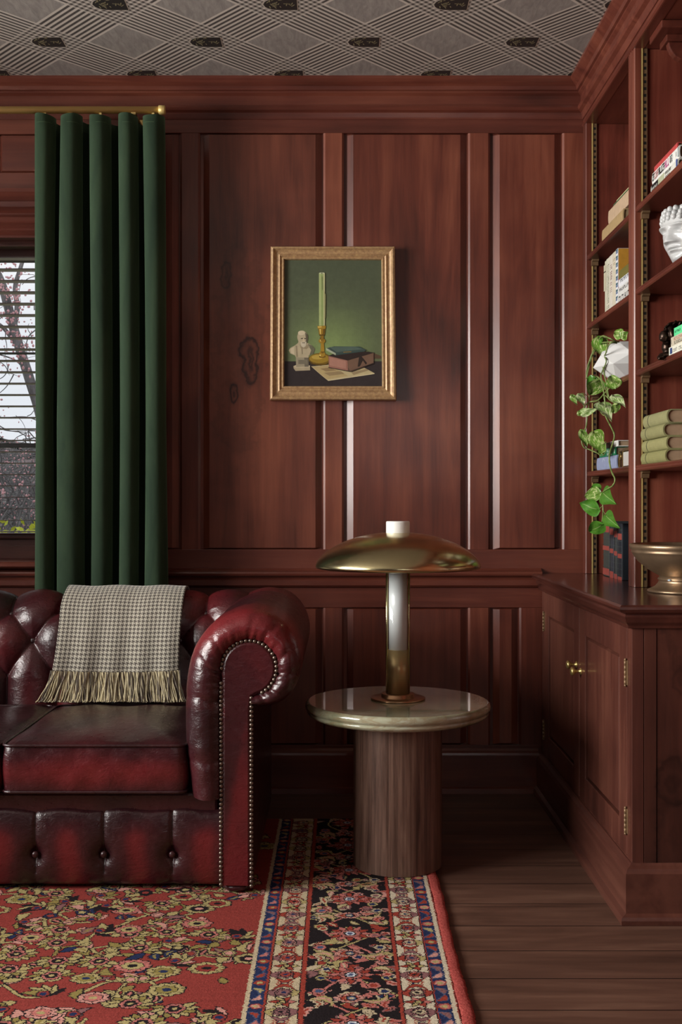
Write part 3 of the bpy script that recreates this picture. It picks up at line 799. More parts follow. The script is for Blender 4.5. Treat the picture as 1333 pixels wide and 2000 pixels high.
mb = MB(); mb.prism([(.903, top4+.052), (1.023, top4+.052), (1.0, top4+.066), (.926, top4+.066)], 'Y', 3.482, 3.658); mb.build('lid', M['brass_dark'], parent=bx, bevel=.001)
for y in (3.484, 3.60, 3.650):
    mb = MB(); mb.box(.904, .907, y, y+.006, top4+.001, top4+.052); mb.build('brass_edge', M['brass'], parent=bx)
mb = MB()
mb.tube([(.902, 3.628+.010*math.cos(a), top4+.036+.010*math.sin(a)) for a in np.linspace(0, 2*PI, 24)], .0012, 6); mb.build('ring_handle', M['brass'], parent=bx)
mb = MB(); mb.box(.9035, .9055, 3.494, 3.594, top4+.004, top4+.048); mb.build('glass_front', plain('pale_mirror', srgb(222, 222, 216), .12, .2), parent=bx)
# far bay, worktop: four dark chequered volumes
eds = [Yat(1178, .925), Yat(1191.5, .925), Yat(1200, .925), Yat(1207, .925), Yat(1216.5, .925)]
nm = ['farthest', 'second from the far end', 'third from the far end', 'nearest']
def tart(k):
    def d(mb, x, y0, y1, z0, z1):
        h = z1-z0
        for a, b in ((.80, .91), (.47, .55), (.02, .14)):
            mb.col = srgb(150, 70, 62); mb.box(x-.0005, x, y0+.003+(.004 if k % 2 else 0), y1-.003, z0+h*(a-.03*k), z0+h*(b-.03*k))
        mb.col = srgb(60, 68, 66)
        for q in range(9): mb.box(x-.0003, x, y0+.002, y1-.002, z0+h*(.08+.1*q), z0+h*(.08+.1*q)+.002)
        mb.col = srgb(92, 100, 106); mb.box(x-.0004, x, y0, y0+.0035, z0, z1)
    return d
for k in range(4):
    book(eds[k+1]+.001, eds[k]-.001, .7962, .7962+.190-.0015*k, .925, .13, (srgb(62, 66, 62), srgb(52, 56, 64), srgb(58, 62, 62), srgb(34, 40, 48))[k],
         f'tall red checked dark volume standing on the worktop, {nm[k]} of four', 'four tall dark volumes on the worktop', upright_=True, deco=tart(k), cover=.0025, rnd=.003)

# ---- brass pedestal bowl on the worktop
bw = empty('pedestal_bowl', (.984, 3.2, .795), 'wide weathered brass pedestal bowl at the right end of the worktop', 'bowl')
R_ = .158
mb = MB()
mb.lathe([(.0, .040), (.055, .040), (.077, .048), (.108, .066), (.134, .088), (.146, .104), (.150, .112), (.153, .115), (.150, .118), (.156, .124), (.158, .132), (.156, .137), (.151, .138), (.148, .134), (.143, .112), (.128, .088), (.10, .066), (.06, .052), (0, .050)], c=(.984, 3.2, .795), seg=72)
mb.build('bowl', M['bowl'] if 'bowl' in M else M.setdefault('bowl', plain('weathered_brass', srgb(150, 126, 100), .36, .75, noise=.25, nscale=14)), parent=bw)
mb = MB(); mb.lathe([(0, .0), (.104, .0), (.108, .003), (.107, .007), (.100, .010), (.086, .017), (.078, .027), (.075, .034), (.079, .036), (.079, .039), (.075, .042), (.074, .046), (0, .047)], c=(.984, 3.2, .7953), seg=72)
mb.build('foot', M['bowl'], parent=bw)
mb = MB(); mb.sphere((.984-.062, 3.2-.050, .795+.0375), (.006, .006, .003), 10, 6); mb.build('glass_bead', plain('pale_blue_glass', srgb(180, 205, 225), .1, coat=1), parent=bw)
# ================================================================== WHITE HEAD PLANTER
def g_(x, c, w): return math.exp(-((x-c)/w)**2)
hp = empty('head_planter', (.972, 3.09, top2), 'glossy white ceramic planter shaped like a classical head with a band of curls', 'planter')
HT = .158; NT, NZ = 180, 150
AX, AY = .098, .082
rows = []
Rm = Matrix.Translation((.982, 3.095, top2+.0005)) @ Matrix.Rotation(PI+math.radians(24), 4, 'Z')
for i in range(NZ+1):
    t = i/NZ; row = []
    sc = np.interp(t, [0, .03, .12, .25, .4, .55, .7, .85, 1], [.60, .64, .74, .84, .93, .985, 1.0, .99, .93])
    fx = np.interp(t, [0, .03, .10, .2, .35, .5, .62, .8, 1], [-.022, -.014, -.002, -.001, .001, .000, .003, .003, -.004])
    for k in range(NT):
        th = 2*PI*k/NT; th = th-2*PI if th > PI else th
        a = abs(th)
        front = max(0, math.cos(th))**2
        r = 1/math.sqrt((math.cos(th)/AX)**2+(math.sin(th)/AY)**2)*sc
        r += fx*front
        # nose
        nz = np.interp(t, [.36, .385, .42, .5, .6, .68, .72], [0, .021, .019, .012, .005, .002, 0])
        nw = np.interp(t, [.36, .42, .5, .65], [.20, .17, .11, .09])
        r += nz*g_(th, 0, nw)
        r += .005*g_(a, .20, .09)*g_(t, .395, .025)                       # nostril wings
        r -= .014*g_(a, .34, .17)*g_(t, .595, .050)                        # sockets
        r += .0105*g_(a, .38, .11)*g_(t, .575, .024)                       # lids
        r -= .0045*g_(a, .38, .13)*g_(t, .560, .008)+.003*g_(a, .38, .13)*g_(t, .603, .007)
        r += .0095*g_(t, .672-.16*max(0, a-.38)**1.2, .020)*g_(a, .42, .28)       # brow
        r += .0095*g_(th, 0, .20)*g_(t, .305, .019)+.0095*g_(th, 0, .16)*g_(t, .255, .020)   # lips
        r -= .0090*g_(th, 0, .20)*g_(t, .281, .009)
        r -= .004*g_(th, 0, .28)*g_(t, .215, .02); r += .007*g_(th, 0, .26)*g_(t, .13, .055)
        r += .004*g_(a, .75, .3)*g_(t, .42, .12)                          # cheek
        row.append(Rm @ Vector((r*math.cos(th), r*math.sin(th), t*HT)))
    rows.append(row)
mb = MB(); mb.grid(rows, closed_v=True, flip=False)
mb.add(rows[0], [tuple(range(NT))[::-1]])
# rim and inside
top_in = [[Rm @ Vector((x*s, y*s, z)) for x, y in [(AX*.93*math.cos(2*PI*k/NT), AY*.93*math.sin(2*PI*k/NT)) for k in range(NT)]] for s, z in ((1, HT), (.86, HT+.004), (.8, HT-.01), (.78, HT-.09))]
mb.grid(top_in, closed_v=True); mb.add(top_in[-1], [tuple(range(NT))])
mb.build('head', M['white'], parent=hp)
mb = MB(); rr = random.Random(4)
for row_i, (zc, s, n, rad) in enumerate(((.126, 1.02, 34, .0078), (.138, 1.005, 33, .0082), (.150, .965, 30, .0085))):
    for k in range(n):
        th = -PI+2*PI*(k+.5*(row_i % 2))/n
        dz = -.0 if abs(th) < .5 else (.0 - .012*min(1, (abs(th)-.5)/1.2))
        r = 1/math.sqrt((math.cos(th)/AX)**2+(math.sin(th)/AY)**2)*s
        c = Rm @ Vector((r*math.cos(th), r*math.sin(th), zc+dz+rr.uniform(-.0015, .0015)))
        mb.sphere(c, (rad*.95, rad*.95, rad), 10, 8)
mb.build('curls', M['white'], parent=hp)
# ear
mb = MB()
for sgn in (1, -1):
    c = [Rm @ Vector((-.012+.010*math.cos(a), sgn*(.069), .078+.018*math.sin(a))) for a in np.linspace(-1.3, 3.6, 16)]
    mb.tube(c, .0035, 8)
mb.build('ears', M['white'], parent=hp)

# ================================================================== BRONZE FIGURE
fig = empty('bronze_figure', (.93, 3.12, top3), 'small dark bronze figure of a crouching ape beside the bright green book', 'sculpture')
mb = MB()
def pf(px, py, Y=3.12): return P(px, py, Y)
def ell(px, py, rx, ry, rz, Y=3.12, rot=0, g=1.3): mb.sphere(pf(px, py, Y), (rx*.00142*g, ry*.00142*g, rz*.00142*g), 16, 12, Matrix.Rotation(math.radians(rot), 4, 'Y'))
ell(1326, 650, 20, 16, 15, 3.14); ell(1318, 645, 14, 13, 13, 3.12, 20); ell(1345, 665, 18, 18, 24, 3.16)
ell(1309, 644, 9, 9, 8, 3.10, 30); ell(1298, 657, 7.5, 8, 8.5, 3.08); ell(1293, 662, 3.5, 5, 3.5, 3.08); ell(1296, 650, 4, 6, 3, 3.08)
ell(1303, 668, 6.5, 7, 4.5, 3.09); ell(1302, 678, 6.8, 8, 10, 3.10); ell(1305, 689, 7, 8, 7, 3.10); ell(1300, 694, 10, 8, 4.5, 3.09); ell(1291, 698, 5, 7, 4, 3.08)
ell(1314, 655, 5, 6, 10, 3.07, -15); ell(1318, 672, 7, 8, 12, 3.12, 10); ell(1318, 693, 12, 9, 5, 3.13)
for k in range(3): ell(1288+k*4, 700, 1.6, 2.6, 3, 3.070+.004*k)
rr = random.Random(9)
for k in range(60):  # rough coat on back and shoulders
    a = rr.random()*PI; q = rr.uniform(.2, 1)
    q = .78+.22*q; ell(1324-26*math.cos(a)*q, 649-21*math.sin(a)*q*1.0, 4.6, 3, 1.7, 3.098-.012*rr.random(), rr.uniform(-60, -10), 1)
f_ = mb.build('figure', plain('dark_bronze', srgb(66, 52, 44), .32, .85, noise=.35, nscale=60, bump=.3), parent=fig)
w = f_.modifiers.new('remesh', 'REMESH'); w.mode = 'VOXEL'; w.voxel_size = .0016; w.use_smooth_shade = True

# ================================================================== PLANT IN FACETED POT
pl_ = empty('potted_plant', (.965, 3.74, top3), 'trailing pothos with variegated leaves in a white faceted pot hanging down the bookcase', 'plant')
pc = Vector((.962, 3.745, top3))
rings = [(0.0, .050, 6, 0), (.052, .118, 6, .5), (.085, .112, 6, 0), (.128, .080, 6, .5)]
mb = MB(); pv = []
for z, r, n, o in rings: pv.append([pc+Vector((r*math.cos(2*PI*(k+o)/n+.35), r*math.sin(2*PI*(k+o)/n+.35), z+.0005)) for k in range(n)])
vs = [p for r in pv for p in r]; fs = [tuple(range(6))[::-1]]
for i in range(3):
    o1, o2 = rings[i][3], rings[i+1][3]
    for k in range(6):
        a, b = i*6+k, i*6+(k+1) % 6
        if o2 > o1:
            c, d = (i+1)*6+k, (i+1)*6+(k-1) % 6
            fs += [(a, b, c), (a, c, d)]
        else:
            c, d = (i+1)*6+(k+1) % 6, (i+1)*6+k
            fs += [(a, b, c), (a, c, d)]
mb.add(vs, fs)
inn = [pc+Vector(((.080-.006)*math.cos(2*PI*(k+.5)/6+.35), .074*math.sin(2*PI*(k+.5)/6+.35), .128)) for k in range(6)]
inn2 = [p-Vector((0, 0, .025)) for p in inn]
mb.grid([pv[3], inn, inn2], closed_v=True, smooth=False)
mb.build('pot', plain('white_faceted_ceramic', srgb(226, 226, 224), .45), parent=pl_)
mb = MB(); mb.add(inn2, [tuple(range(6))]); mb.build('soil', plain('dark_soil', srgb(40, 28, 20), .95, bump=.5), parent=pl_)
m = N('vine_green'); v = m.coord(); m.setp(Base_Color=m.ramp(m.noise(v, 40, 2), [(.3, srgb(96, 116, 56)), (.7, srgb(140, 156, 92))]), Roughness=.5); M['vine'] = m.m
def leafmat(name, g1c, g2c, cream, amt):
    m = N(name); u = m.n('ShaderNodeTexCoord').outputs['UV']; s = m.n('ShaderNodeSeparateXYZ'); m.link(u, s.inputs[0])
    v = m.coord()
    base = m.ramp(m.noise(m.scale(u, (2, 5, 1)), 3, 3, .6), [(.3, g1c), (.7, g2c)])
    if amt: base = m.mix(m.ramp(m.noise(m.vmath('ADD', m.scale(u, (2.2, 4.5, 1)), v), 2.2, 3, .6, .6), [(.56-amt, 0.0), (.62-amt, 1.0)]), base, cream)
    rib = m.math('LESS_THAN', m.math('ABSOLUTE', m.math('SUBTRACT', s.outputs[1], .5)), .022)
    base = m.mix(m.math('MULTIPLY', rib, .45), base, srgb(180, 196, 130))
    m.setp(Base_Color=base, Roughness=.32); m.b.inputs['Specular IOR Level'].default_value = .5
    m.setp(Subsurface_Weight=.0)
    return m.m
M['leaf_var'] = leafmat('variegated_leaf', srgb(76, 116, 34), srgb(116, 152, 62), srgb(190, 198, 140), .03)
M['leaf_pale'] = leafmat('pale_leaf', srgb(92, 126, 56), srgb(134, 162, 88), srgb(196, 204, 160), .09)
M['leaf_grn'] = leafmat('green_leaf', srgb(54, 106, 30), srgb(86, 140, 48), srgb(180, 190, 130), 0)
def vY(px):
    return min(3.86, max(3.52, .868*F/(max(px, 1120)-CX)))
def PV(px, py, dy=0): Y = vY(px)+dy; return P(px, py, Y)
def leaf(b, t, wpx, mat, cup=.25, bend=.12, roll=0.0, dy=0.0):
    b = PV(*b, dy); t = PV(*t, dy-.012)
    ax = t-b; L = ax.length; ax.normalize()
    view = Vector((-.23, -.97, 0)).normalized()
    side = ax.cross(view).normalized(); nrm = side.cross(ax).normalized()
    R = Matrix.Rotation(roll, 3, ax); side = R @ side; nrm = R @ nrm
    W = wpx*.00168; nu, nv = 13, 9; pts, uv = [], []
    for i in range(nu):
        u = i/(nu-1); row, ur = [], []
        w = W*.5*(math.sin(PI*min(1, u*1.0)**.62)**.85)*(1.25-.45*u) if 0 < u < 1 else .0006
        back = -.10*L*max(0, 1-u*3.2)
        for j in range(nv):
            s = -1+2*j/(nv-1)
            p = b + ax*(u*L + back*abs(s)**1.5) + side*(s*w) + nrm*(cup*w*(s*s) - bend*L*(u*u)*1.0 + .004*math.sin(6*u+3*s))
            row.append(p); ur.append((u, (s+1)/2))
        pts.append(row); uv.append(ur)
    mb = MB(); mb.grid(pts, uv=uv); return mb.build('leaf', mat, parent=pl_, sub=1)
V_, G_, E_ = M['leaf_var'], M['leaf_grn'], M['leaf_pale']
for a in (((1216, 655), (1198, 648), 20, V_), ((1214, 660), (1228, 648), 18, V_), ((1170, 660), (1180, 697), 30, V_, .3), ((1176, 668), (1162, 655), 14, G_),
          ((1203, 757), (1193, 729), 26, V_), ((1187, 748), (1196, 757), 14, G_), ((1171, 742), (1152, 776), 34, V_, .35), ((1164, 738), (1146, 756), 22, G_),
          ((1131, 770), (1142, 792), 18, E_), ((1117, 772), (1128, 791), 12, V_), ((1198, 773), (1221, 790), 20, E_), ((1174, 788), (1194, 813), 30, E_, .3),
          ((1207, 789), (1196, 810), 15, V_), ((1134, 808), (1167, 799), 17, E_), ((1130, 804), (1144, 812), 14, V_), ((1136, 841), (1148, 874), 17, V_, .4),
          ((1160, 845), (1176, 882), 34, V_, .3), ((1182, 866), (1166, 892), 17, V_), ((1173, 962), (1138, 971), 26, V_), ((1172, 960), (1153, 946), 22, G_),
          ((1179, 962), (1196, 982), 34, G_, .25), ((1170, 995), (1129, 984), 33, G_, .2), ((1184, 1006), (1203, 1028), 27, G_, .3), ((1178, 1024), (1146, 1044), 28, G_, .2)):
    leaf(*a[:4], cup=(a[4] if len(a) > 4 else .25), roll=random.uniform(-.5, .5), dy=-.01)
def vine(pts, r=.0022, kn=True):
    c = catmull([tuple(PV(px, py, dy)) for px, py, dy in pts], max(10, len(pts)*7))
    rs = [r*(1+(.35 if kn and i % 9 == 4 else 0)) for i in range(len(c))]
    mb = MB(); mb.tube(c, rs, 8); mb.build('vine', M['vine'], parent=pl_)
vine([(1206, 668, .12), (1192, 661, .02), (1176, 657, -.01), (1163, 678, 0), (1152, 705, 0), (1146, 732, 0), (1154, 742, 0)])
vine([(1210, 668, .12), (1192, 668, .01), (1172, 672, 0), (1158, 694, 0), (1150, 722, 0), (1146, 740, 0)])
vine([(1206, 670, .10), (1192, 671, 0), (1184, 690, 0), (1178, 704, 0), (1180, 726, 0), (1185, 748, 0), (1190, 775, 0)])
vine([(1180, 694, 0), (1185, 706, 0), (1177, 726, 0), (1175, 738, 0), (1184, 760, 0), (1189, 778, 0)])
vine([(1167, 735, 0), (1176, 745, 0), (1180, 765, -.01), (1183, 790, 0), (1184, 812, 0), (1194, 833, 0), (1201, 850, 0), (1197, 868, 0), (1192, 884, 0), (1191, 900, 0), (1195, 920, 0), (1202, 936, 0), (1198, 948, 0), (1187, 955, 0)], .0026)
vine([(1196, 950, 0), (1178, 962, 0), (1178, 978, 0), (1179, 1000, 0), (1177, 1016, 0), (1176, 1028, 0)], .0022)
vine([(1192, 757, 0), (1180, 770, 0), (1168, 782, 0), (1150, 786, 0), (1140, 798, 0), (1134, 806, 0)], .0022)
vine([(1152, 768, 0), (1151, 790, 0), (1148, 815, 0), (1145, 835, 0), (1137, 855, 0), (1140, 872, 0), (1152, 878, 0), (1166, 884, 0)], .0022)
vine([(1171, 783, 0), (1172, 800, 0), (1178, 810, 0), (1184, 811, 0)], .0016, False)
vine([(1183, 772, 0), (1194, 783, 0), (1208, 789, 0), (1217, 792, 0)], .0016, False)
vine([(1131, 771, 0), (1140, 768, 0), (1152, 777, 0)], .0012, False)
vine([(1170, 995, 0), (1178, 988, 0)], .0012, False); vine([(1179, 998, 0), (1185, 1006, 0)], .0012, False)
vine([(1166, 884, 0), (1176, 890, 0), (1184, 882, 0), (1184, 862, 0)], .0014, False)

# ================================================================== CURTAIN AND ROD
rodY = 3.93
rod = empty('curtain_rod', (X_(150, rodY), rodY, 2.42), 'long satin brass curtain rod mounted across the top of the window', 'curtain rod')
zr = Z_(215, rodY)
mb = MB(); mb.lathe([(0, 0), (.0125, 0), (.0125, 2.9), (0, 2.9)], seg=24, M=Matrix.Translation((X_(311, rodY), rodY, zr)) @ Matrix.Rotation(-PI/2, 4, 'Y'))
mb.build('rod', M['brass_rod'], parent=rod)
mb = MB(); mb.lathe([(0, 0), (.0145, 0), (.016, .002), (.016, .022), (.0125, .023)], seg=24, M=Matrix.Translation((X_(323, rodY), rodY, zr)) @ Matrix.Rotation(-PI/2, 4, 'Y'))
mb.build('end_cap', M['brass_rod'], parent=rod)
for x in (X_(262, rodY), -2.35):
    mb = MB(); mb.box(x-.008, x+.008, rodY-.004, WY-.004, zr-.02, zr-.012); mb.box(x-.012, x+.012, WY-.012, WY-.003, zr-.045, zr+.02); mb.box(x-.008, x+.008, rodY-.014, rodY+.014, zr-.02, zr-.0118)
    mb.build('bracket', M['brass_rod'], parent=rod)
m = N('green_velvet'); v = m.coord()
nz = m.noise(m.scale(v, (9, 9, 1.6)), 1, 4, .6, .8)
m.setp(Base_Color=m.ramp(nz, [(.3, srgb(38, 54, 42)), (.7, srgb(58, 76, 56))]), Roughness=.85, Sheen_Weight=.5, Sheen_Roughness=.4, Sheen_Tint=srgb(150, 190, 150))
m.b.inputs['Specular IOR Level'].default_value = .15
m.bump(m.noise(v, 300, 2), .1, .002); M['velvet'] = m.m
cz1, cz0 = Z_(223, 3.9), .03
def fold_path(edges):
    pts = []
    for i, (l, r) in enumerate(edges):
        xl, xr = X_(l, 3.90), X_(r, 3.90); w = xr-xl
        pts += [(xl+.010, 3.985), (xl+.001, 3.945), (xl+.0005, 3.915), (xl+w*.22, 3.895), (xl+w*.60, 3.893), (xl+w*.86, 3.908), (xr, 3.94), (xr-.012, 3.985)]
        if i < len(edges)-1:
            xn = X_(edges[i+1][0], 3.90); pts += [((xr+xn)/2, 4.025)]
    return pts
E0 = [(66, 104), (118, 157), (175, 213), (231, 265), (278, 317)]
E1 = [(70, 98), (110, 157), (177, 213), (232, 266), (283, 320)]
E2 = [(61, 98), (106, 158), (173, 213), (229, 266), (280, 334)]
A, B, C = [np.array(catmull(fold_path(e), 220)) for e in (E0, E1, E2)]
rows = []
for k in range(41):
    t = k/40; z = cz1+(cz0-cz1)*t
    q = A*(1-t/.45)+B*(t/.45) if t < .45 else B*(1-(t-.45)/.55)+C*((t-.45)/.55)
    s = 1 + .0*t
    rows.append([(p[0]+.003*math.sin(5*t+9*p[0]), p[1], z+(.004*math.sin(40*p[0]) if k == 0 else 0)) for p in q])
mb = MB(); mb.grid(rows)
cu = empty('curtain', (X_(200, 3.95), 3.95, cz0), 'dark green velvet curtain hanging in deep ripple folds beside the window', 'curtain')
mb.build('drape', M['velvet'], parent=cu, solid=.0035)
mb = MB()
rows2 = [[(p[0], p[1]-.0022, cz1-.0+dz) for p in A] for dz in (-.0285, -.0300)]
mb.grid(rows2); mb.build('hem_stitching', plain('hem_thread', srgb(70, 92, 64), .9), parent=cu)
for l, r in E0:
    x = X_((l+r)/2, 3.9)
    mb = MB(); mb.box(x-.004, x+.004, 3.917, rodY+.004, cz1-.008, zr-.0135); mb.build('glider', M['brass_rod'], parent=cu)

# ================================================================== PAINTING
pnt = empty('framed_painting', (X_(650, 4.07), 4.08, Z_(782, 4.07)), 'gilt framed still life painting of a candle, bust and books on a green ground', 'painting')
fy = 4.062
o = [P(529, 481, fy), P(772, 481, fy), P(775, 781, fy), P(527.5, 781, fy)]
i_ = [P(556, 506.5, fy), P(745.5, 506.5, fy), P(747, 753, fy), P(555.5, 753, fy)]
prof = [(0, .034), (0, .002), (.06, -.004), (.18, -.006), (.30, .002), (.42, .006), (.55, .005), (.66, .001), (.74, .004), (.80, .007), (.86, .004), (.93, .004), (.985, .010), (1, .016), (1, .030)]
rows = []
for f_, dy in prof: rows.append([(a*(1-f_)+b*f_)+Vector((0, dy, 0)) for a, b in zip(o, i_)])
mb = MB()
for k in range(4):
    k2 = (k+1) % 4; mb.grid([[r[k], r[k2]] for r in rows], smooth=False, flip=True)
m = N('aged_gilt'); v = m.coord(); nz = m.noise(v, 90, 4, .7)
n2 = m.noise(m.scale(v, (40, 40, 8)), 1, 3)
m.setp(Base_Color=m.ramp(nz, [(.3, srgb(156, 120, 88)), (.6, srgb(194, 160, 116)), (.75, srgb(220, 190, 134))]), Metallic=.2, Roughness=m.ramp(n2, [(.3, .32), (.7, .5)])); m.bump(nz, .15, .002)
M['gilt'] = m.m
mb.build('frame', M['gilt'], parent=pnt)
mb = MB(); mb.box(X_(530, fy), X_(771, fy), 4.088, 4.0985, Z_(779, fy), Z_(483, fy)); mb.build('backing', M['sash'], parent=pnt)
cyY = 4.078
def cp(x, y): # crop-6 pixel to canvas
    return (500+x/4.4433, 450+y/4.4433)
mb = MB(); nx, ny = 48, 60
g = []
for j in range(ny+1):
    for i in range(nx+1): g.append(tuple(P(554+194*i/nx, 504+252*j/ny, cyY)))
base = len(mb.v); mb.v += g
rr = random.Random(2)
for j in range(ny):
    for i in range(nx):
        u, t = (i+.5)/nx, (j+.5)/ny
        if t > .795:
            c = np.array((50, 42, 42.)) + (4 if u > .5 else 0)
        else:
            glow = math.exp(-((u-.48)/.42)**2-((t-.74)/.34)**2)
            c = np.array((84, 92, 70.))*(1-glow)+np.array((132, 152, 94.))*glow
            if t < .4: c = c*.9+np.array((60, 68, 58.))*.1
        c = c*(1+rr.uniform(-.012, .012))
        b = base+j*(nx+1)+i
        mb.f.append((b, b+nx+1, b+nx+2, b+1)); mb.sm.append(False); mb.mi.append(0); mb.c.append(srgb(*c))
lay = [0]
def poly(pts, col):
    lay[0] += 1; y = cyY-.0003-.00004*lay[0]; mb.col = srgb(*col)
    ps = [P(*cp(x, yy), y) for x, yy in pts]; 
    A = sum(ps[k].x*ps[(k+1) % len(ps)].z-ps[(k+1) % len(ps)].x*ps[k].z for k in range(len(ps)))
    if A < 0: ps = ps[::-1]
    mb.add(ps, [tuple(range(len(ps)))])
def elp(cx, cy, rx, ry, col, n=20, a0=0, a1=2*PI): poly([(cx+rx*math.cos(a0+(a1-a0)*k/n), cy+ry*math.sin(a0+(a1-a0)*k/n)) for k in range(n)], col)
poly([(1010, 1060), (1090, 1090), (1090, 1114), (1000, 1112)], (92, 70, 52))
# open paper
poly([(480, 1180), (640, 1165), (820, 1170), (930, 1185), (1032, 1240), (828, 1272), (628, 1305), (560, 1250)], (196, 180, 136))
poly([(500, 1186), (640, 1172), (730, 1220), (800, 1262), (620, 1292), (560, 1245)], (186, 164, 116))
poly([(560, 1200), (640, 1190), (700, 1215), (610, 1225)], (150, 126, 88)); poly([(590, 1235), (740, 1222), (770, 1245), (640, 1262)], (156, 134, 96))
poly([(830, 1235), (960, 1200), (980, 1215), (850, 1255)], (160, 140, 104)); poly([(626, 1300), (1032, 1240), (1030, 1246), (628, 1306)], (220, 206, 164))
# bust
poly([(326, 1180), (470, 1185), (472, 1214), (345, 1220), (328, 1196)], (176, 162, 132)); poly([(326, 1178), (350, 1168), (470, 1172), (470, 1188), (345, 1192)], (196, 182, 150))
poly([(348, 1100), (458, 1102), (460, 1182), (350, 1186)], (160, 150, 124)); poly([(420, 1102), (458, 1102), (460, 1182), (424, 1184)], (112, 104, 88))
poly([(366, 1122), (446, 1124), (446, 1160), (368, 1160)], (132, 124, 104))
for y in (1130, 1141, 1152): poly([(374, y), (440, y+1), (440, y+4), (374, y+3)], (92, 86, 72))
poly([(286, 1040), (300, 1020), (345, 995), (368, 975), (372, 950), (440, 950), (444, 975), (490, 1000), (514, 1030), (500, 1070), (460, 1085), (458, 1104), (348, 1102), (340, 1085), (300, 1068)], (186, 172, 140))
poly([(450, 985), (490, 1000), (514, 1030), (500, 1070), (465, 1085), (480, 1040)], (110, 108, 86)); poly([(345, 1000), (360, 1000), (366, 1098), (352, 1100)], (150, 136, 108))
poly([(395, 1010), (405, 1012), (408, 1072), (400, 1076)], (140, 128, 102)); poly([(300, 1030), (330, 1010), (334, 1080), (306, 1064)], (206, 192, 160))
poly([(380, 985), (400, 1010), (430, 1012), (446, 990), (470, 1005), (440, 1030), (390, 1022)], (156, 142, 112))
elp(404, 925, 44, 56, (190, 176, 144)); poly([(428, 884), (452, 910), (452, 950), (440, 985), (424, 990), (436, 950)], (100, 92, 74))
elp(396, 890, 30, 20, (216, 202, 170)); poly([(390, 936), (410, 932), (412, 942), (392, 944)], (92, 80, 64)); poly([(420, 934), (438, 936), (438, 944), (422, 944)], (72, 62, 50))
poly([(410, 936), (420, 938), (424, 962), (408, 964)], (206, 190, 156)); poly([(388, 966), (440, 966), (436, 1000), (416, 1018), (396, 1006)], (204, 194, 168)); poly([(400, 972), (430, 972), (426, 979), (404, 979)], (110, 98, 80))
# candlestick
elp(558, 1118, 100, 54, (118, 92, 26)); elp(552, 1112, 86, 40, (158, 128, 44)); elp(535, 1100, 50, 20, (190, 162, 74)); poly([(462, 1126), (500, 1158), (600, 1166), (652, 1130), (640, 1160), (560, 1174), (480, 1160)], (84, 62, 18))
elp(578, 1095, 30, 12, (120, 88, 22)); elp(576, 1072, 26, 26, (166, 130, 42)); elp(580, 1050, 16, 18, (124, 92, 24)); poly([(566, 960), (590, 960), (596, 1050), (562, 1050)], (170, 134, 44))
elp(575, 960, 30, 22, (160, 124, 38)); elp(566, 956, 10, 8, (226, 204, 120)); elp(574, 935, 20, 9, (96, 70, 18)); poly([(542, 850), (604, 850), (598, 900), (584, 920), (562, 920), (548, 900)], (152, 116, 34))
poly([(562, 900), (590, 900), (588, 962), (564, 962)], (140, 106, 32)); poly([(552, 856), (566, 856), (566, 905), (556, 895)], (224, 196, 104)); poly([(588, 856), (600, 856), (594, 896), (584, 908)], (96, 70, 20)); poly([(534, 830), (608, 828), (606, 852), (538, 854)], (170, 134, 44))
poly([(538, 834), (572, 832), (570, 842), (540, 844)], (220, 192, 100)); poly([(548, 905), (600, 903), (596, 912), (552, 914)], (90, 66, 18)); poly([(552, 1078), (566, 1078), (562, 1092), (556, 1090)], (232, 212, 130))
poly([(548, 372), (600, 372), (600, 826), (549, 828)], (176, 190, 128)); poly([(566, 374), (586, 374), (588, 826), (568, 828)], (150, 168, 104)); poly([(586, 372), (600, 372), (600, 826), (588, 828)], (196, 196, 146)); elp(574, 371, 25, 6, (204, 208, 168)); elp(573, 371, 8, 3, (60, 60, 44))
poly([(572, 400), (580, 400), (582, 520), (576, 515)], (120, 132, 84)); poly([(592, 520), (606, 560), (604, 760), (596, 770)], (160, 160, 110))
# books
poly([(630, 1085), (700, 1075), (1024, 1058), (1024, 1150), (830, 1222), (634, 1190)], (98, 74, 60)); poly([(632, 1090), (796, 1130), (800, 1220), (634, 1186)], (160, 112, 96))
poly([(640, 1100), (780, 1134), (784, 1200), (642, 1172)], (178, 130, 112)); poly([(700, 1060), (980, 1052), (1024, 1062), (800, 1128), (632, 1088)], (48, 36, 32)); poly([(800, 1130), (1020, 1066), (1022, 1148), (820, 1218), (802, 1190)], (120, 92, 74))
poly([(896, 1102), (916, 1090), (966, 1150), (956, 1166), (930, 1130), (904, 1180), (884, 1184)], (50, 38, 32)); poly([(630, 1186), (830, 1224), (1024, 1152), (1024, 1158), (830, 1230), (630, 1192)], (40, 28, 26))
poly([(612, 1022), (680, 1006), (900, 1008), (962, 1040), (930, 1052), (694, 1082), (612, 1040)], (64, 80, 74)); poly([(612, 1020), (694, 1066), (694, 1084), (610, 1040)], (176, 184, 156)); poly([(640, 1012), (860, 1008), (930, 1030), (700, 1056)], (86, 104, 94))
poly([(694, 1070), (950, 1042), (948, 1050), (694, 1084)], (56, 76, 72)); poly([(760, 1054), (830, 1050), (830, 1056), (760, 1060)], (150, 120, 60))
mp = painted('oil_paint', .42, .4, .10, 40, .25)
mb.build('canvas', mp, parent=pnt, color=True)
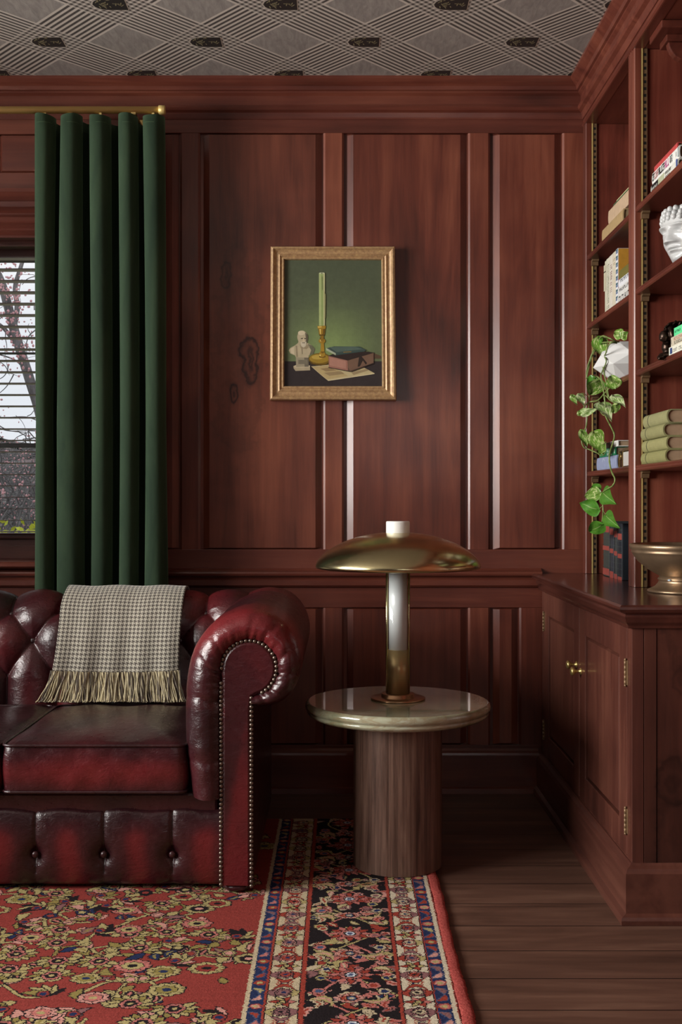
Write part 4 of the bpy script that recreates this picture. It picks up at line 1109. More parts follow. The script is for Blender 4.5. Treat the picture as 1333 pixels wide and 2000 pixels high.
# ================================================================== SOFA
SY = 3.0          # plane of the nailed arm front
sofa = empty('chesterfield_sofa', (-1.159, 3.45, .012), 'oxblood leather chesterfield sofa with rolled arms and deep buttoned back', 'sofa')
m = N('oxblood_leather'); v = m.coord()
wear = m.noise(v, 3.4, 4, .55, .6); fine = m.noise(v, 55, 3, .6)
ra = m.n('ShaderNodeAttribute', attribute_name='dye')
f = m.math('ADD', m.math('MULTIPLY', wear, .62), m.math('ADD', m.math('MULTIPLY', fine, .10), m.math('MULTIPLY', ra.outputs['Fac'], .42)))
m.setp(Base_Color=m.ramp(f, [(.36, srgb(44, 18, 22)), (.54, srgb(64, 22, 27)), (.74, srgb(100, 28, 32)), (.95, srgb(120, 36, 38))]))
vo = m.n('ShaderNodeTexVoronoi', feature='DISTANCE_TO_EDGE'); m.link(m.vmath('ADD', v, m.vmath('MULTIPLY', m.noise(v, 40, 2, .5, 0, True), (.02, .02, .02))), vo.inputs['Vector']); vo.inputs['Scale'].default_value = 210
wr = m.noise(m.scale(v, (14, 14, 22)), 1, 4, .55, .35)
m.setp(Roughness=m.ramp(fine, [(.3, .26), (.7, .38)]), Coat_Weight=.12, Coat_Roughness=.2)
m.b.inputs['Specular IOR Level'].default_value = .55
rd1 = m.math('ABSOLUTE', m.math('SUBTRACT', m.noise(m.scale(v, (1, 1, 1.7)), 30, 3, .6, .3), .5)); rd2 = m.math('ABSOLUTE', m.math('SUBTRACT', m.noise(v, 95, 2, .5, .2), .5))
hh = m.math('ADD', m.math('MULTIPLY', m.math('MINIMUM', rd1, .12), 2.4), m.math('ADD', m.math('MULTIPLY', m.math('MINIMUM', rd2, .10), .9), m.math('MULTIPLY', wr, 1.5)))
m.bump(hh, .34, .004)
M['leather'] = m.m
M['nail'] = plain('antique_nail', srgb(120, 108, 98), .35, .9)
def dye(o, fn):
    me = o.data; at = me.attributes.new('dye', 'FLOAT', 'POINT')
    og = ORG[sofa.name]
    at.data.foreach_set('value', [fn(v.co.x+og.x, v.co.y+og.y, v.co.z+og.z) for v in me.vertices]); return o
MIR = -2.318
Opts = [(-.398, .262), (-.404, .31), (-.415, .40), (-.417, .50), (-.412, .585), (-.392, .662), (-.345, .724), (-.29, .755), (-.235, .765), (-.175, .748), (-.130, .706), (-.106, .645), (-.110, .580), (-.140, .528), (-.182, .505), (-.222, .506), (-.234, .513)]
cc, rc = (-.2427, .609), .0735
Ipts = [(-.317, .262), (-.317, .40), (-.317, .50), (-.317, .575)]
Ipts += [(cc[0]-rc*math.cos(a), cc[1]+rc*math.sin(a)) for a in np.linspace(.1, PI*1.38, 14)] + [(-.2362, .533)]
NK = 150
Oc = catmull(Opts, NK)
# match inner line to outer by feature: straight part, then around the scroll
Li = catmull(Ipts, 400)
def fr_o(k): return k/(NK-1)
dO = np.concatenate([[0], np.cumsum(np.linalg.norm(np.diff(Oc, axis=0), axis=1))]); dO /= dO[-1]
key_o = [0, .30, .42, .60, .75, .88, 1]; key_i = [0, .42, .50, .66, .80, .92, 1]
Ic = []
dI = np.linspace(0, 1, 400)
for k in range(NK):
    t = np.interp(dO[k], key_o, key_i); j = t*399; a = int(min(398, j)); Ic.append(Li[a]*(1-(j-a))+Li[a+1]*(j-a))
Ic = np.array(Ic)
Tn = np.gradient(Oc, axis=0); Tn /= np.linalg.norm(Tn, axis=1)[:, None]
Nn = np.stack([-Tn[:, 1], Tn[:, 0]], 1)
if Nn[40][0] > 0: Nn = -Nn
pleat_k = [dO[int(NK*q)] for q in (.10, .27, .385, .47, .60, .665, .75, .815, .89, .95)]
pleat_a = [.6, 1.0, .8, .5, .45, .9, .7, 1.1, .8, 1.0]
def crease(s, amp, w=.0075):
    return amp*sum(a_*math.exp(-abs((s-p)/w)**1.5) for p, a_ in zip(pleat_k, pleat_a))
def arm(mir=False):
    fx = (lambda x: MIR-x) if mir else (lambda x: x)
    rows = []
    # nail line tucked, then pillow over the front edge, then the body running back
    fr = [(-.03, .004), (0.0, 0), (.04, -.004), (.12, -.0135), (.24, -.0215), (.40, -.026), (.58, -.023), (.74, -.012), (.87, .004), (.95, .020), (.99, .036), (1.0, .055)]
    rr = random.Random(3)
    for q, dy in fr:
        row = []
        for k in range(NK):
            p = Ic[k]*(1-q)+Oc[k]*q
            c = crease(dO[k]+.006*math.sin(9*q+k*.3), 1.0)*(1-q*.72) if q > .01 else 0
            c2 = .0030*(.6*math.sin(dO[k]*230+6*q)+.5*math.sin(dO[k]*147+2)+.4*math.sin(dO[k]*391))*math.exp(-((q-.12)/.16)**2)*(1 if dO[k] > .30 else .25)+.0012*math.sin(dO[k]*95+9*q)*math.exp(-((q-.5)/.3)**2)
            row.append((fx(p[0]-Nn[k][0]*.0035*c*q), SY+dy+.011*c+c2, p[1]-Nn[k][1]*.0035*c*q))
        rows.append(row)
    ys = np.linspace(SY+.065, 3.862, 84)
    for y in ys:
        row = []
        d = y-(SY+.055)
        for k in range(NK):
            s = dO[k]
            c = crease(s, 1.0)*math.exp(-d/.10)*.0060
            # deep buttons on the inside and pleats across the roll
            top = min(1, max(0, (s-.10)/.1))*min(1, max(0, (.66-s)/.12))
            a = (y-3.25)/.155
            if s < .46:
                u = (y-3.25)/.155; w_ = (s-.44)/.22
                h = min(abs(math.sin(PI*(u+w_)/1)), abs(math.sin(PI*(u-w_)/1)))
            else: h = abs(math.sin(PI*(a)))
            tuft = (1-h**.5)*.017*top*min(1, max(0, (y-3.12)/.1))
            wr = .0022*math.sin(70*y+9*s)*math.exp(-((s-.42)/.12)**2)*math.exp(-((y-3.3)/.25)**2)
            n = Nn[k]; off = -(c+tuft)+wr
            row.append((fx(Oc[k][0]+n[0]*off), y, Oc[k][1]+n[1]*off))
        rows.append(row)
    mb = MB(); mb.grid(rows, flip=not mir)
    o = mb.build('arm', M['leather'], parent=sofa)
    dye(o, lambda x, y, z: (.42 if .50 < z else .2)+.75*g_(z, .70, .06)*g_(y, SY+.08, .12)+.35*g_(z, .34, .12)*g_(y, SY, .05)+.25*math.sin(9*y+7*z)-.35*g_(z, .43, .05))  # leather dye; the redder patch at the roll front is a painted highlight
    # outside below the roll, and back end
    mb = MB(); mb.box(fx(-.300), fx(-.236), SY+.012, 3.862, .03, .54); o2 = mb.build('arm_outside', M['leather'], parent=sofa, bevel=.006); dye(o2, lambda *a: .1)
    # nailed front panel
    out = [(-.317, .030)] + [tuple(p) for p in Li[::6]] + [(-.2362, .50), (-.2362, .030)]
    out = [(fx(a), b) for a, b in out]
    mb = MB(); n = len(out); cen = np.mean(np.array(out), 0)
    rings = []
    arr = np.array(out)
    for off, y in ((0, SY+.014), (0, SY-.001), (.004, SY-.006), (.010, SY-.0085)):
        # inset along local normals
        t = np.roll(arr, -1, 0)-np.roll(arr, 1, 0); t /= np.linalg.norm(t, axis=1)[:, None]
        nn = np.stack([-t[:, 1], t[:, 0]], 1)
        A = sum(arr[i][0]*arr[(i+1) % n][1]-arr[(i+1) % n][0]*arr[i][1] for i in range(n))
        sgn = 1 if A > 0 else -1
        q = arr+nn*sgn*off
        rings.append([(p[0], y, p[1]) for p in q])
    mb.grid(rings, closed_v=True, smooth=True, flip=(A > 0)); mb.add(rings[-1], [tuple(range(n)) if A > 0 else tuple(range(n))[::-1]])
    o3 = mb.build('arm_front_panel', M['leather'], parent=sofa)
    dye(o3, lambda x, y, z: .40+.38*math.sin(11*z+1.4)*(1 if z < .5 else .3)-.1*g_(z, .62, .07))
    # nails
    path = [(-.317, z) for z in np.arange(.034, .575, .0119)]
    arc = [(cc[0]-rc*math.cos(a), cc[1]+rc*math.sin(a)) for a in np.arange(.0, PI*1.36, .0119/rc)]
    rt = [(-.2362, z) for z in np.arange(.530, .030, -.0119)]
    pts = path+arc+rt
    mb = MB()
    def cap(mb, x, z):
        mb.lathe([(.0058, 0), (.0054, .0018), (.0040, .0034), (.0018, .0043), (0, .0045)], seg=12, M=Matrix.Translation((x, SY-.0055, z)) @ Matrix.Rotation(PI/2, 4, 'X'))
    if mir:
        for x, z in pts: cap(mb, fx(x), z)
        o4 = mb.build('nailhead_trim', M['nail'], parent=sofa); tag(o4, kind='stuff')
    else:
        proto = None; rest = MB()
        for i, (x, z) in enumerate(pts):
            if i >= 100 and i < len(pts): 
                cap(rest, x, z); continue
            if proto is None:
                cap(mb, x, z); proto = mb.build('nail', M['nail'], parent=sofa); px0 = (x, z)
            else:
                c = proto.copy(); COL.objects.link(c); c.location = (x-px0[0], 0, z-px0[1])
        tag(rest.build('nails', M['nail'], parent=sofa), kind='stuff')
    # foot
    mb = MB()
    xa, xb = sorted((fx(-.318), fx(-.235)))
    mb.lathe([(0, 0), (.034, 0), (.039, .005), (.041, .010), (.039, .016), (0, .017)], c=((xa+xb)/2, SY+.036, .0125), seg=24)
    dye(mb.build('foot', M['leather'], parent=sofa), lambda *a: .2)
arm(False); arm(True)

# ---- back: roll and deep buttoned face
prof = catmull([(3.60, .30), (3.612, .40), (3.618, .50), (3.628, .60), (3.652, .68), (3.70, .736), (3.762, .760), (3.822, .745), (3.866, .70), (3.880, .64), (3.868, .58), (3.84, .548)], 130)
Lp = np.concatenate([[0], np.cumsum(np.linalg.norm(np.diff(prof, axis=0), axis=1))])
Tp = np.gradient(prof, axis=0); Tp /= np.linalg.norm(Tp, axis=1)[:, None]
Np = np.stack([-Tp[:, 1], Tp[:, 0]], 1)
if Np[10][0] > 0: Np = -Np
def s_at(z): return float(np.interp(z, prof[:60, 1], Lp[:60]))
sB, sA = s_at(.49), s_at(.606); sC = sA+(sA-sB); dS = sA-sB; dX = .160
xA0 = -1.001
def tuft(x, s):
    if s < sB: a = abs(math.sin(PI*(x-xA0-dX/2)/dX)); h = a**.55; e = 1
    elif s > sC: a = abs(math.sin(PI*(x-xA0-dX/2)/dX)); h = a**.55; e = max(.45, 1-(s-sC)/.35)
    else:
        u = (x-xA0)/dX; w = (s-sA)/(2*dS)
        p, q = abs(math.sin(PI*(u+w))), abs(math.sin(PI*(u-w)))
        h = .42*min(p, q)**.5+.58*((p*p+q*q)/2)**.42; e = 1
    return (1-h)*e
xs = np.linspace(-2.03, -.285, 420); rows = []
for i in range(130):
    row = []
    for x in xs:
        t = tuft(x, Lp[i]); d = -.044*t+.004*math.sin(23*x+9*Lp[i])*.5
        row.append((x, prof[i][0]+Np[i][0]*d, prof[i][1]+Np[i][1]*d))
    rows.append(row)
mb = MB(); mb.grid(rows, flip=False)
ob = mb.build('buttoned_back', M['leather'], parent=sofa)
dye(ob, lambda x, y, z: .45+.5*math.sin(x*14.3+2)*math.sin(z*17+1)*.7)
mb = MB(); mb.box(-2.03, -.285, 3.80, 3.868, .03, .60); dye(mb.build('back_frame', M['leather'], parent=sofa, bevel=.006), lambda *a: .1)
pb = None
for kind, z in (('A', .606), ('B', .49), ('C', float(np.interp(sC, Lp, prof[:, 1])))):
    s = {'A': sA, 'B': sB, 'C': sC}[kind]; i = int(np.searchsorted(Lp, s))
    for k in range(-6, 5):
        x = xA0+dX*k+(dX/2 if kind == 'B' else 0)
        if kind == 'C': x = xA0+dX*k+0*dX
        if kind in 'AC': pass
        # lattice: rows A on x0+k*dX, rows B and C shifted by half
        if kind == 'C': x += dX/2
        if not -1.95 < x < -.33: continue
        d = -.040; cpt = Vector((x, prof[i][0]+Np[i][0]*d, prof[i][1]+Np[i][1]*d))
        ang = math.atan2(-Np[i][0], Np[i][1])
        mb = MB(); R = Matrix.Translation(cpt) @ Matrix.Rotation(ang, 4, 'X')
        mb.sphere((0, 0, 0), (.0105, .0105, .006), 16, 8, None)
        mb2 = MB(); mb2.sm = mb.sm; mb2.f = mb.f; mb2.mi = mb.mi; mb2.c = mb.c; mb2.v = [tuple(R @ Vector(p)) for p in mb.v]
        mb2.build('button', M['leather'], parent=sofa)

# ---- seat cushions
def cushion(x0, x1, y0, y1, z0, z1):
    n = 34; cx, cy, cz = (x0+x1)/2, (y0+y1)/2, (z0+z1)/2; hx, hy, hz = (x1-x0)/2, (y1-y0)/2, (z1-z0)/2
    mb = MB()
    def surf(u, w, face):  # u,w in -1..1
        e = .0
        return None
    # top and bottom: height field with soft crown; sides: bulged band
    def ed(u, w):
        r = .045
        return u, w
    def outline(t):  # rounded rectangle param 0..1
        a = 2*PI*t; c, s = math.cos(a), math.sin(a); p = .12
        x = math.copysign(abs(c)**p, c); y = math.copysign(abs(s)**p, s); return x, y
    K = 160
    # square-ish ring points
    ring = []
    for k in range(K):
        a = 2*PI*(k+.5)/K; c, s = math.cos(a), math.sin(a); m_ = max(abs(c), abs(s))
        x, y = c/m_, s/m_
        # round corners
        rr_ = .10
        ax, ay = abs(x), abs(y)
        if ax > 1-rr_ and ay > 1-rr_:
            dx, dy = ax-(1-rr_), ay-(1-rr_); d = math.hypot(dx, dy)
            if d > rr_*.999: dx, dy = dx/d*rr_, dy/d*rr_
            ax, ay = 1-rr_+dx, 1-rr_+dy
        ring.append((math.copysign(ax, x), math.copysign(ay, y)))
    rows = []
    def crown(q): return (1-q**2.6)
    for q in (0.001, .12, .25, .4, .55, .68, .8, .89, .95, .985, 1.0):
        row = []
        for x, y in ring:
            wv = .0030*math.sin(11*(cx+x*q*hx)*3+2)*math.sin(9*(cy+y*q*hy)*2.2)*(q < .97)
            row.append((cx+x*q*hx, cy+y*q*hy, z1+.024*crown(q)-.004*(q > .97)+wv))
        rows.append(row)
    for t in np.linspace(.06, .94, 9):
        b = 1+.016*math.sin(PI*t)
        row = []
        for k, (x, y) in enumerate(ring):
            wv = .0016*math.sin(k*.7)*math.sin(PI*t*2)
            row.append((cx+x*(hx*b+wv), cy+y*(hy*b+wv), z1-(z1-z0)*t))
        rows.append(row)
    for q in (1.0, .98, .8, .4, .001): rows.append([(cx+x*q*hx, cy+y*q*hy, z0) for x, y in ring])
    mb.grid(rows, closed_v=True, flip=True)
    o = mb.build('seat_cushion', M['leather'], parent=sofa)
    dye(o, lambda x, y, z: (.05 if z > z1+.004 else .05+.75*g_(z, z0+(z1-z0)*.42, .045))*1.0 + .15*math.sin(7*x))
    for zz in (z1-.001, z0+.002):
        mb = MB(); mb.tube([(cx+x*(hx+.0015), cy+y*(hy+.0015), zz) for x, y in ring+ring[:1]], .0042, 8, cap=False)
        dye(mb.build('piping', M['leather'], parent=o), lambda *a: .0)
for x0, x1 in ((-.904, -.412), (-1.406, -.912), (-1.908, -1.414)): cushion(x0, x1, SY+.005, 3.60, .275, .402)

# ---- platform strip and buttoned front rail
mb = MB(); mb.box(-1.99, -.33, SY+.035, 3.60, .20, .268); dye(mb.build('seat_platform', M['leather'], parent=sofa, bevel=.008), lambda *a: .15)
rb = [X_(px, SY+.01) for px in (66, 198, 335)]; stp = (rb[2]-rb[0])/2
bxs = [rb[0]+stp*k for k in range(-8, 3)]
x0, x1 = -1.98, -.3215
rows = []; nz_ = 34
for j in range(nz_+1):
    t = j/nz_; z = .224-(.224-.022)*t; row = []
    for x in np.linspace(x0, x1, 460):
        dpt = 0
        for b in bxs:
            if abs(x-b) < .09:
                fold = math.exp(-abs(x-b)/.005)*.010*(1 if t < .85 else .3)
                dim = .019*math.exp(-(((x-b)/.022)**2+((z-.1045)/.024)**2))
                dpt += fold*.8+dim+.004*math.exp(-((x-b)/.03)**2)
        bulge = .022*math.sin(PI*min(1, max(0, t*1.0)))**.4
        row.append((x, SY+.034-bulge+dpt, z+.003*math.sin(40*x)*(t < .06)))
    rows.append(row)
rows = [[(x, SY+.09, .226) for x in np.linspace(x0, x1, 460)]] + rows + [[(x, SY+.09, .024) for x in np.linspace(x0, x1, 460)]]
mb = MB(); mb.grid(rows, flip=True)
orl = mb.build('front_rail', M['leather'], parent=sofa)
def rd(x, y, z):
    w = .004*math.sin(31*z+5*x)
    d = min(abs(x+w-b) for b in bxs); d2 = min(abs(x+w-b-stp/2) for b in bxs)
    return .95*math.exp(-(d2/.042)**2)*min(1, max(0, (.205-z)/.05))-.10
dye(orl, rd)
for b in bxs:
    if b < -1.95: continue
    mb = MB(); mb.sphere((b, SY+.026, .1045), (.0095, .007, .0095), 18, 10); mb.build('button', M['leather'], parent=orl)

# ================================================================== THROW
th = empty('throw_blanket', (-.71, 3.70, .40), 'beige and grey houndstooth throw with fringe draped over the sofa back', 'throw')
m = N('houndstooth_wool'); uvn = m.n('ShaderNodeTexCoord').outputs['UV']; s = m.n('ShaderNodeSeparateXYZ'); m.link(uvn, s.inputs[0])
u_, v_ = m.math('MULTIPLY', s.outputs[0], 1/.0136), m.math('MULTIPLY', s.outputs[1], 1/.0136)
fu, fv = m.math('LESS_THAN', m.math('FRACT', u_), .5), m.math('LESS_THAN', m.math('FRACT', v_), .5)
tw = m.math('LESS_THAN', m.math('FRACT', m.math('MULTIPLY', m.math('ADD', u_, v_), 2.0)), .5)
d_ = m.math('ADD', m.math('MULTIPLY', fu, tw), m.math('MULTIPLY', fv, m.math('SUBTRACT', 1.0, tw)))
v = m.coord()
c = m.mix(d_, srgb(204, 199, 182), srgb(92, 86, 80)); nzz = m.ramp(m.noise(v, 260, 2), [(.3, .82), (.7, 1.0)])
m.setp(Base_Color=m.mix(1.0, c, nzz, 'MULTIPLY'), Roughness=.95, Sheen_Weight=.3); m.b.inputs['Specular IOR Level'].default_value = .1
m.bump(m.noise(v, 500, 2), .3, .002); M['hound'] = m.m
off = .012
path = [(p[0]+n[0]*off, p[1]+n[1]*off) for p, n in zip(prof, Np)]
path = [(3.586, .512), (3.590, .56), (3.604, .62)] + [path[i] for i in range(int(np.searchsorted(Lp, s_at(.67))), 130, 8)] + [(3.896, .66), (3.899, .60), (3.897, .52)]
path = catmull(path, 90)
Lt = np.concatenate([[0], np.cumsum(np.linalg.norm(np.diff(path, axis=0), axis=1))])
rows, uvs = [], []
for i in range(90):
    t = min(1, Lt[i]/.28)
    xa = X_(103, 3.59)*(1-t)+(-.900)*t; xb = X_(350, 3.59)*(1-t)+(-.512)*t
    xa += .006*math.sin(5*t); r_, ur = [], []
    for k in range(81):
        s_ = k/80; x = xa+(xb-xa)*s_
        w = .0040*math.sin(9*s_*PI+1)*(1-t*.8)+.003*math.sin(3*s_*PI)
        zsag = -.006*math.sin(s_*PI)*(1-t)
        r_.append((x, path[i][0]-w*(1 if i < 60 else 0), path[i][1]+zsag+.0015*math.sin(40*x)*(i > 20))); ur.append((s_*.40, Lt[i]))
    rows.append(r_); uvs.append(ur)
mb = MB(); mb.grid(rows, flip=False, uv=uvs); mb.build('cloth', M['hound'], parent=th, solid=.004)
m = N('fringe_yarn'); r = m.n('ShaderNodeAttribute', attribute_name='Col'); m.setp(Base_Color=r.outputs['Color'], Roughness=.95); M['fringe'] = m.m
mb = MB(); rr = random.Random(11); edge = rows[0]
for k in range(78):
    s_ = k/77*80; i = int(min(79, s_)); fr_ = s_-i
    p = Vector(edge[i])*(1-fr_)+Vector(edge[i+1])*fr_
    tone = rr.random(); sp = (k/77-.5)
    for q in range(4):
        mb.col = srgb(*(np.array((196, 184, 150.)) if rr.random() < .62 else np.array((112, 102, 90.)))*rr.uniform(.85, 1.08))
        ln = rr.uniform(.096, .114); dx = -.035*(.5-k/77)*1.0-(.022 if k < 18 else 0)*(1-k/18)+rr.gauss(0, .006)
        pts = []
        for j in range(9):
            t = j/8
            x = p.x+dx*t**1.3+.0026*math.sin(6*t+k+q*2)+.0012*math.cos(q*PI/2); z = p.z+.003-ln*t
            y = p.y-.002+.0012*math.sin(q*PI/2)-.012*t+.002*math.sin(5*t+k*2)
            z = max(z, .4185)
            if z <= .419: y -= .02*(t-.8)
            pts.append((x, y, z+.0006*q))
        mb.tube(pts, [.0021*(1-.25*abs(math.sin(j*1.4+k))) for j in range(9)], 5)
mb.build('fringe', M['fringe'], parent=th, color=True)

# ================================================================== SIDE TABLE
TX, TY = .1655, 3.245
tb = empty('side_table', (TX, TY, .012), 'round side table with pale onyx top on a reeded walnut drum column', 'side table')
m = N('reeded_walnut'); v = m.coord()
s = m.n('ShaderNodeSeparateXYZ'); m.link(v, s.inputs[0])
ang = m.math('MULTIPLY', m.math('ARCTAN2', s.outputs[1], s.outputs[0]), 11.0)
st_ = m.n('ShaderNodeTexWhiteNoise', noise_dimensions='1D'); m.link(m.math('FLOOR', m.math('MULTIPLY', ang, .9)), st_.inputs['W'])
gr = m.noise(m.scale(v, (60, 60, 3)), 1, 5, .7, .4)
m.setp(Base_Color=m.ramp(m.math('ADD', m.math('MULTIPLY', gr, .85), m.math('MULTIPLY', st_.outputs[0], .12)), [(.3, srgb(66, 46, 38)), (.5, srgb(108, 82, 70)), (.75, srgb(142, 114, 98))]), Roughness=.36)
m.bump(gr, .2, .002); M['reed'] = m.m
mb = MB(); rings = []
for z in (.0125, .02, .12, .23, .34, .432):
    row = []
    for k in range(288):
        a = 2*PI*k/288; r = .1272+.0004*abs(math.sin(a*36))
        row.append((TX+r*math.cos(a), TY+r*math.sin(a), z))
    rings.append(row)
mb.grid(rings, closed_v=True, flip=True); mb.add(rings[0], [tuple(range(288))[::-1]]); mb.add(rings[-1], [tuple(range(288))])
mb.build('column', M['reed'], parent=tb)
m = N('pale_onyx'); v = m.coord()
w1 = m.noise(v, 3.2, 6, .6, 1.6); w2 = m.noise(m.scale(v, (1, 3, 6)), 5, 5, .6, 2.0)
cc1 = m.ramp(w1, [(.32, srgb(112, 112, 84)), (.46, srgb(150, 150, 124)), (.6, srgb(172, 172, 148)), (.72, srgb(130, 124, 92))])
vein = m.math('MULTIPLY', m.math('SUBTRACT', 1.0, m.math('MULTIPLY', m.math('ABSOLUTE', m.math('SUBTRACT', w2, .5)), 16.0), clamp=True), .55)
m.setp(Base_Color=m.mix(vein, cc1, srgb(140, 118, 84)), Roughness=.10, Coat_Weight=1.0, Coat_Roughness=.03, Subsurface_Weight=.0)
M['onyx'] = m.m
RT = .267
mb = MB(); mb.lathe([(0, .432), (.205, .432), (.232, .434), (.250, .439), (.2595, .446), (.2615, .4515), (.2590, .4540), (.2605, .4560), (.2655, .460), (RT, .4655), (.2662, .472), (.263, .4775), (.2585, .480), (.2580, .4801), (.2560, .48015), (.2540, .48015), (.20, .48015), (0, .48015)], c=(TX, TY, 0), seg=160)
mb.build('table_top', M['onyx'], parent=tb)

# ================================================================== LAMP
LX, LY, LZ = .1675, 3.268, .48065
lp = empty('table_lamp', (LX, LY, LZ), 'brass mushroom table lamp with white glass stem standing on the onyx side table', 'lamp')
mb = MB(); mb.lathe([(0, 0), (.078, 0), (.079, .001), (.079, .0042), (.077, .0052), (.050, .0054), (.0485, .006), (.0485, .016), (.046, .0175), (0, .0176)], c=(LX, LY, LZ), seg=96)
M['brass_lamp'] = plain('polished_aged_brass', srgb(206, 194, 150), .22, 1, noise=.05, nscale=7)
M['brass_base'] = plain('bronze_brass_base', srgb(176, 138, 104), .25, .8)
mb.build('base', M['brass_base'], parent=lp)
mb = MB(); mb.lathe([(0, .0176), (.0295, .0176), (.0295, .143), (0, .1431)], c=(LX, LY, LZ), seg=64)
for a in np.arange(4)*PI/2+PI/4:
    pass
mb.build('lower_stem', plain('brushed_brass', srgb(190, 162, 116), .34, .6), parent=lp)
for k, a in enumerate((PI*.02, PI*.98, PI*1.30, PI*1.70, PI*.5)):
    mb = MB(); r0 = .0318
    mb.lathe([(0, .0176), (.0032, .0176), (.0032, .393), (0, .393)], c=(LX+r0*math.cos(a), LY+r0*math.sin(a), LZ), seg=12)
    if k in (0, 1, 4): mb.build('rod', M['brass_lamp'], parent=lp)
m = N('clear_tube'); g1_ = m.n('ShaderNodeBsdfTransparent'); g1_.inputs[0].default_value = (.93, .95, .93, 1); g2_ = m.n('ShaderNodeBsdfGlossy'); g2_.inputs['Roughness'].default_value = .05
lw = m.n('ShaderNodeLayerWeight'); lw.inputs[0].default_value = .25; mx = m.n('ShaderNodeMixShader')
m.link(m.math('MULTIPLY', lw.outputs['Facing'], .5), mx.inputs[0]); m.link(g1_.outputs[0], mx.inputs[1]); m.link(g2_.outputs[0], mx.inputs[2]); m.link(mx.outputs[0], m.out.inputs[0])
mb = MB(); mb.lathe([(.0355, .0178), (.0358, .0178), (.0358, .392), (.0355, .392)], c=(LX, LY, LZ), seg=64)
mb.build('outer_tube', m.m, parent=lp)
M['frost'] = plain('frosted_white_glass', srgb(226, 228, 232), .28, spec=.6, coat=.4)
mb = MB(); mb.lathe([(0, .1432), (.0265, .1432), (.0265, .392), (0, .392)], c=(LX, LY, LZ), seg=64)
mb.build('glass_stem', M['frost'], parent=lp)
mb = MB()
zz = LZ
pr = [(.033, .482), (.05, .4815), (.085, .4765), (.12, .4685), (.155, .4565), (.185, .442), (.210, .4255), (.227, .4095), (.2365, .396), (.2395, .3865), (.2375, .3805), (.232, .3785),
      (.229, .3800), (.2345, .386), (.232, .395), (.223, .408), (.206, .424), (.181, .440), (.150, .4545), (.10, .4705), (.05, .4785), (.033, .480)]
pr = [tuple(p) for p in catmull(pr[:12], 44)]+[tuple(p) for p in pr[12:]]
mb.lathe(pr, c=(LX, LY, LZ), seg=128)
mb.build('lamp_shade', M['brass_lamp'], parent=lp)
mb = MB(); mb.lathe([(0, .391), (.036, .391), (.036, .396), (.012, .397), (.012, .478), (0, .478)], c=(LX, LY, LZ), seg=32); mb.build('shade_holder', M['brass_base'], parent=lp)
mb = MB(); mb.lathe([(0, .476), (.030, .476), (.0335, .4785), (.0345, .483), (.0345, .512), (.0335, .5145), (.0315, .5155), (0, .5155)], c=(LX, LY, LZ), seg=64)
mb.build('glass_cap', plain('white_glass_cap', srgb(236, 236, 232), .3, coat=.3), parent=lp)
# ================================================================== RUG (woven pattern knot by knot)
CS = .0025
RX0, RX1, RY0, RY1 = -1.42, .2425, 1.75, 3.705
NXc, NYc = int(round((RX1-RX0)/CS)), int(round((RY1-RY0)/CS))
C8 = {k: np.array(srgb(*v_)[:3]) for k, v_ in dict(red=(138, 58, 52), rose=(184, 112, 104), pink=(196, 142, 130), tan=(170, 156, 106), cream=(188, 172, 142), ivory=(200, 188, 164), blk=(34, 28, 30), navy=(38, 48, 82), blue=(72, 86, 116), olive=(140, 126, 72), rust=(150, 62, 50), mauve=(132, 92, 92), lt=(196, 200, 206)).items()}
cv = np.zeros((NYc, NXc, 3)); cv[:] = C8['red']
gx = RX0+(np.arange(NXc)+.5)*CS; gy = RY0+(np.arange(NYc)+.5)*CS
rg = random.Random(21)
def win(cx, cy, r):
    i0, i1 = max(0, int((cx-r-RX0)/CS)), min(NXc, int((cx+r-RX0)/CS)+2); j0, j1 = max(0, int((cy-r-RY0)/CS)), min(NYc, int((cy+r-RY0)/CS)+2)
    if i0 >= i1 or j0 >= j1: return None
    Xg, Yg = np.meshgrid(gx[i0:i1]-cx, gy[j0:j1]-cy); return (slice(j0, j1), slice(i0, i1)), Xg, Yg
CLIP = [RX0, RX1]
def put(sl, mask, col, Xabs):
    mask = mask & (Xabs > CLIP[0]) & (Xabs < CLIP[1]); cv[sl][mask] = col
def flower(cx, cy, r, n, cols, a0=0, out='blk', depth=.22, sq=1.0, lw=.0032):
    w = win(cx, cy, r*1.25+.006)
    if w is None: return
    sl, Xg, Yg = w; Yg = Yg/sq; R = np.hypot(Xg, Yg); A = np.arctan2(Yg, Xg)-a0
    pr_ = r*(1-depth+depth*np.abs(np.cos(A*n/2))**.7)
    Xa = Xg+cx
    put(sl, R < pr_+lw, C8[out], Xa); put(sl, R < pr_, C8[cols[0]], Xa)
    if len(cols) > 1:
        put(sl, R < pr_*.60+.0022, C8[out], Xa) if r > .016 else None
        put(sl, R < pr_*.60, C8[cols[1]], Xa)
    if r > .02: put(sl, (R > pr_*.62) & (R < pr_) & (np.abs(np.sin(A*n/2)) < .12), C8[out], Xa)
    if len(cols) > 2: put(sl, R < r*.26, C8[cols[2]], Xa)
